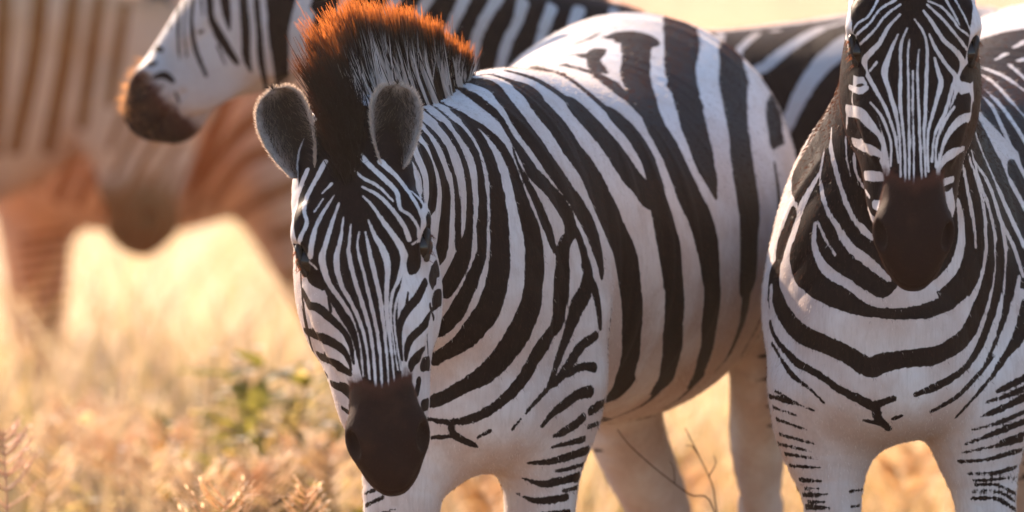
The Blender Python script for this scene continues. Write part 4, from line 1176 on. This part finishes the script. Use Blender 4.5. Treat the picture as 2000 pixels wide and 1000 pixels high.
def leafy_weed(tip_px, Y, label, seed, nst=4, leafL=.05, green=(.12, .105, .028), spread=.10, dens=7, pale=True):
    rng = np.random.default_rng(seed)
    tip = P(tip_px[0], tip_px[1], Y); base = np.array([tip[0], Y, 0.])
    root = empty('leafy_weed', base); tag(root, label, 'weed', 'leafy weeds in the grass')
    for s in range(nst):
        a = rng.uniform(0, 6.28); h = tip[2] * (1 if s == 0 else rng.uniform(.62, .97))
        top = np.array([math.cos(a), math.sin(a), 0]) * (0 if s == 0 else rng.uniform(.5, 1.3) * spread) + np.array([0, 0, h])
        mid = top * np.array([.35, .35, .55]) + rng.normal(0, .012, 3)
        C = crom([np.zeros(3) - [0, 0, .01], mid, top], 6)
        st = Part(); st.add(*tube(C, .0035, .0012), (.22, .13, .06)); so = st.done('stem', M_STEM, root)
        if pale and rng.random() < .8:
            fl = Part(); c0 = C[-1]  # pale petals added to stand in for bright glints on the weed
            for q in range(7):
                dd = unit(np.array([math.cos(q * .9), math.sin(q * .9), .5]))
                fl.add(*leaf(c0, dd, (0, 0, 1), .013, .009), (.75, .72, .66), (.85, .8, .7))
            fl.done('glint_petals', M_LEAF, so)
        for q in range(dens):
            t = rng.uniform(.35, 1.0); i = int(t * (len(C) - 1)); p = C[i]
            lf = Part(); d = unit(np.array([rng.normal(), rng.normal(), rng.uniform(-.1, .9)]))
            c = np.array(green) * rng.uniform(.7, 1.5) if rng.random() < .75 else np.array([.34, .25, .14])
            LL = leafL * rng.uniform(.6, 1.2)
            lf.add(*leaf(p, d, (0, 0, 1), LL, LL * rng.uniform(.45, .65)), c, c * np.array([2.0, 2.0, 1.2]))
            lf.done('leaf', M_LEAF, so)
    return root

def feather_stem(base_px, tip_px, Y, label, seed, col=(.50, .33, .22), nb=22, bl=.035, name='dry_seed_stem'):
    rng = np.random.default_rng(seed)
    tip = P(tip_px[0], tip_px[1], Y); b = P(base_px[0], base_px[1], Y)
    base = b + (b - tip) * (b[2] / max(.01, tip[2] - b[2])); base[2] = 0
    root = empty(name, base); tag(root, label, 'plant', 'dry seed stems in the grass')
    T = tip - base
    C = crom([np.zeros(3) - [0, 0, .01], T * .5 + [.01, 0, 0], T * .85, T + [rng.normal(0, .015), 0, 0]], 6)
    st = Part(); st.add(*tube(C, .0026, .0010), col); so = st.done('stem', M_STEM, root)
    hd = Part()
    for i in range(nb):
        t = .60 + .40 * i / nb; p = C[int(t * (len(C) - 1))]
        for g in (-1, 1):
            d = unit(np.array([g * 1.0, rng.normal(0, .5), rng.uniform(.5, 1.1)])); L = bl * (1.25 - t) * 2.2 * rng.uniform(.7, 1.2)
            q = crom([p, p + d * L * .6 + [0, 0, .002], p + d * L + np.array([0, 0, L * .25])], 3)
            hd.add(*tube(q, .0016, .0008, 4), np.array(col) * rng.uniform(.8, 1.3))
            for e in (.5, .8, 1.0):
                c = q[int(e * (len(q) - 1))]
                V, F = leaf(c, d + rng.normal(0, .4, 3), (0, -.3, 1), .011, .005); hd.add(V, F, np.array(col) * 1.15)
    hd.done('seed_head', M_LEAF, root)
    return root

leafy_weed((505, 680), 2.6, 'tallest green leafy weed, its tip reaching beside the striped cheek', 21, 9, .085, dens=15, spread=.14)
leafy_weed((420, 690), 2.9, 'thin leafy weed with few leaves at its tip, left of the tallest weed', 22, 5, .075, dens=11)
leafy_weed((600, 770), 2.6, 'short bushy weed under the lowered head, small dark leaves', 23, 6, .07, dens=12)
leafy_weed((470, 860), 2.4, 'low yellow-green weed in front of the tallest weed', 24, 6, .06, (.14, .12, .02), dens=9)
leafy_weed((640, 830), 2.2, 'low weed beside the foreleg of the lowered-head zebra', 25, 5, .055, (.11, .09, .02), dens=8)
leafy_weed((350, 790), 3.2, 'sparse brownish weed between the pale grass and the tallest weed', 26, 3, .045, (.16, .10, .03), dens=7)
gold = (.32, .22, .10)
leafy_weed((560, 800), 2.5, 'golden-leaved weed just behind the tallest green weed', 27, 6, .05, gold, dens=10)
leafy_weed((525, 850), 2.2, 'low golden-leaved weed at the foot of the tallest green weed', 28, 6, .05, gold, dens=10)
leafy_weed((655, 800), 2.6, 'golden-leaved weed showing beside the striped cheek and muzzle', 29, 5, .045, gold, dens=9)
leafy_weed((420, 850), 2.6, 'tan-brown leafy weed left of the low golden weeds', 30, 5, .05, (.46, .32, .19), dens=9)
leafy_weed((160, 810), 3.2, 'rosy-tan bushy weed beside the foreleg of the haze-tinted far zebra', 34, 6, .05, (.50, .36, .23), dens=10)
leafy_weed((240, 880), 2.4, 'low straw-brown weed in open grass right of the far foreleg', 35, 5, .05, (.38, .26, .13), dens=9)
pink = (.66, .52, .36)
feather_stem((8, 1000), (14, 835), .9, 'feathery pale seed stem with drooping side sprays, in sharp focus', 31, (.56, .38, .28), 20, .05)
feather_stem((420, 1040), (432, 968), .6, 'dry seed head just showing above the lower edge, pale side sprays', 32, (.60, .44, .28), 16, .06)
feather_stem((596, 1040), (592, 950), .7, 'slender upright pale seed stem near the dark muzzle', 33, (.62, .46, .30), 14, .035)
for i, (x, y, Y) in enumerate(((150, 800, 3.6), (185, 830, 3.2), (120, 840, 3.0), (230, 860, 2.8), (250, 800, 3.9), (560, 850, 2.6), (600, 870, 2.3), (650, 880, 2.1), (530, 900, 2.0), (480, 920, 1.9), (90, 900, 2.0), (300, 900, 2.2), (340, 840, 2.8), (390, 930, 1.8))):
    feather_stem((x + random.Random(i).uniform(-12, 12), y + 120), (x, y), Y, ('rosy-tan' if i % 3 else 'straw-coloured') + ' seed stem in dry grass ' + ('by the foreleg of the haze-tinted far zebra' if x < 260 else 'between the far foreleg and the leafy weeds' if x < 400 else 'among the stems of the leafy weeds' if x < 560 else 'just below the dark lowered muzzle'), 40 + i, pink if i % 3 else (.60, .42, .26), 22, .06)
for i, (x, y, Y) in enumerate(((1760, 905, 2.6), (1800, 880, 3.2), (1350, 930, 3.0), (1320, 890, 3.8), (930, 930, 2.6), (960, 960, 2.2))):
    feather_stem((x + 5, y + 120), (x, y), Y, 'golden seed stem seen ' + ('between the forelegs of the zebra facing forward' if x > 1700 else 'beyond the bare twigs by the hind legs' if x > 1200 else 'between the forelegs of the lowered-head zebra'), 60 + i, (.56, .38, .18), 20, .05)

def twig(pts, Y, label, sides):
    w_ = [P(x, y, Y) for x, y in pts]
    b = w_[0] + (w_[0] - w_[1]) * 0; base = np.array([w_[0][0] + .05, Y, 0.])
    root = empty('bare_twig', base); tag(root, label, 'twig', 'bare twigs by the hind legs')
    low = [base, base * .5 + w_[0] * .5 + [.01, 0, 0]]
    C = crom([p - base for p in low + w_], 5)
    s = Part(); s.add(*tube(C, .0016, .0008), (.10, .06, .035), (.2, .1, .05)); so = s.done('stem', M_STEM, root)
    for a in sides:
        q = [P(x, y, Y) - base for x, y in a]
        s = Part(); s.add(*tube(crom(q, 4), .0011, .0006), (.10, .06, .035), (.2, .1, .05)); s.done('branch', M_STEM, so)
twig([(1400, 1000), (1392, 950), (1370, 900), (1345, 850), (1338, 836)], .55, 'thin bare twig standing upright in the gap between the hind legs', [[(1385, 930), (1398, 905), (1394, 890)], [(1362, 885), (1352, 872), (1340, 870)]])
twig([(1395, 998), (1345, 965), (1280, 915), (1230, 870), (1205, 838)], .50, 'thin bare twig slanting across the pale hind leg', [[(1318, 946), (1316, 915), (1308, 900)]])
# ------------------------------------------------------------------ golden dust in the air
x0, x1, y0, y1, z0, z1 = -60, 60, -14, 160, -1, 9
hv = [(x, y, z) for z in (z0, z1) for y in (y0, y1) for x in (x0, x1)]
hm = bpy.data.materials.new('haze'); hm.use_nodes = True
t = hm.node_tree; t.nodes.remove(t.nodes['Principled BSDF'])
pv = t.nodes.new('ShaderNodeVolumePrincipled'); pv.inputs['Density'].default_value = .0004; pv.inputs['Color'].default_value = (1.0, .86, .72, 1); pv.inputs['Anisotropy'].default_value = .55
t.links.new(pv.outputs[0], t.nodes['Material Output'].inputs['Volume'])
hz = put_mesh('haze', hv, np.array([(0, 2, 3, 1), (4, 5, 7, 6), (0, 1, 5, 4), (2, 6, 7, 3), (0, 4, 6, 2), (1, 3, 7, 5)]), hm, smooth=False)
tag(hz, 'warm golden dust haze filling the air', 'haze', kind='stuff')
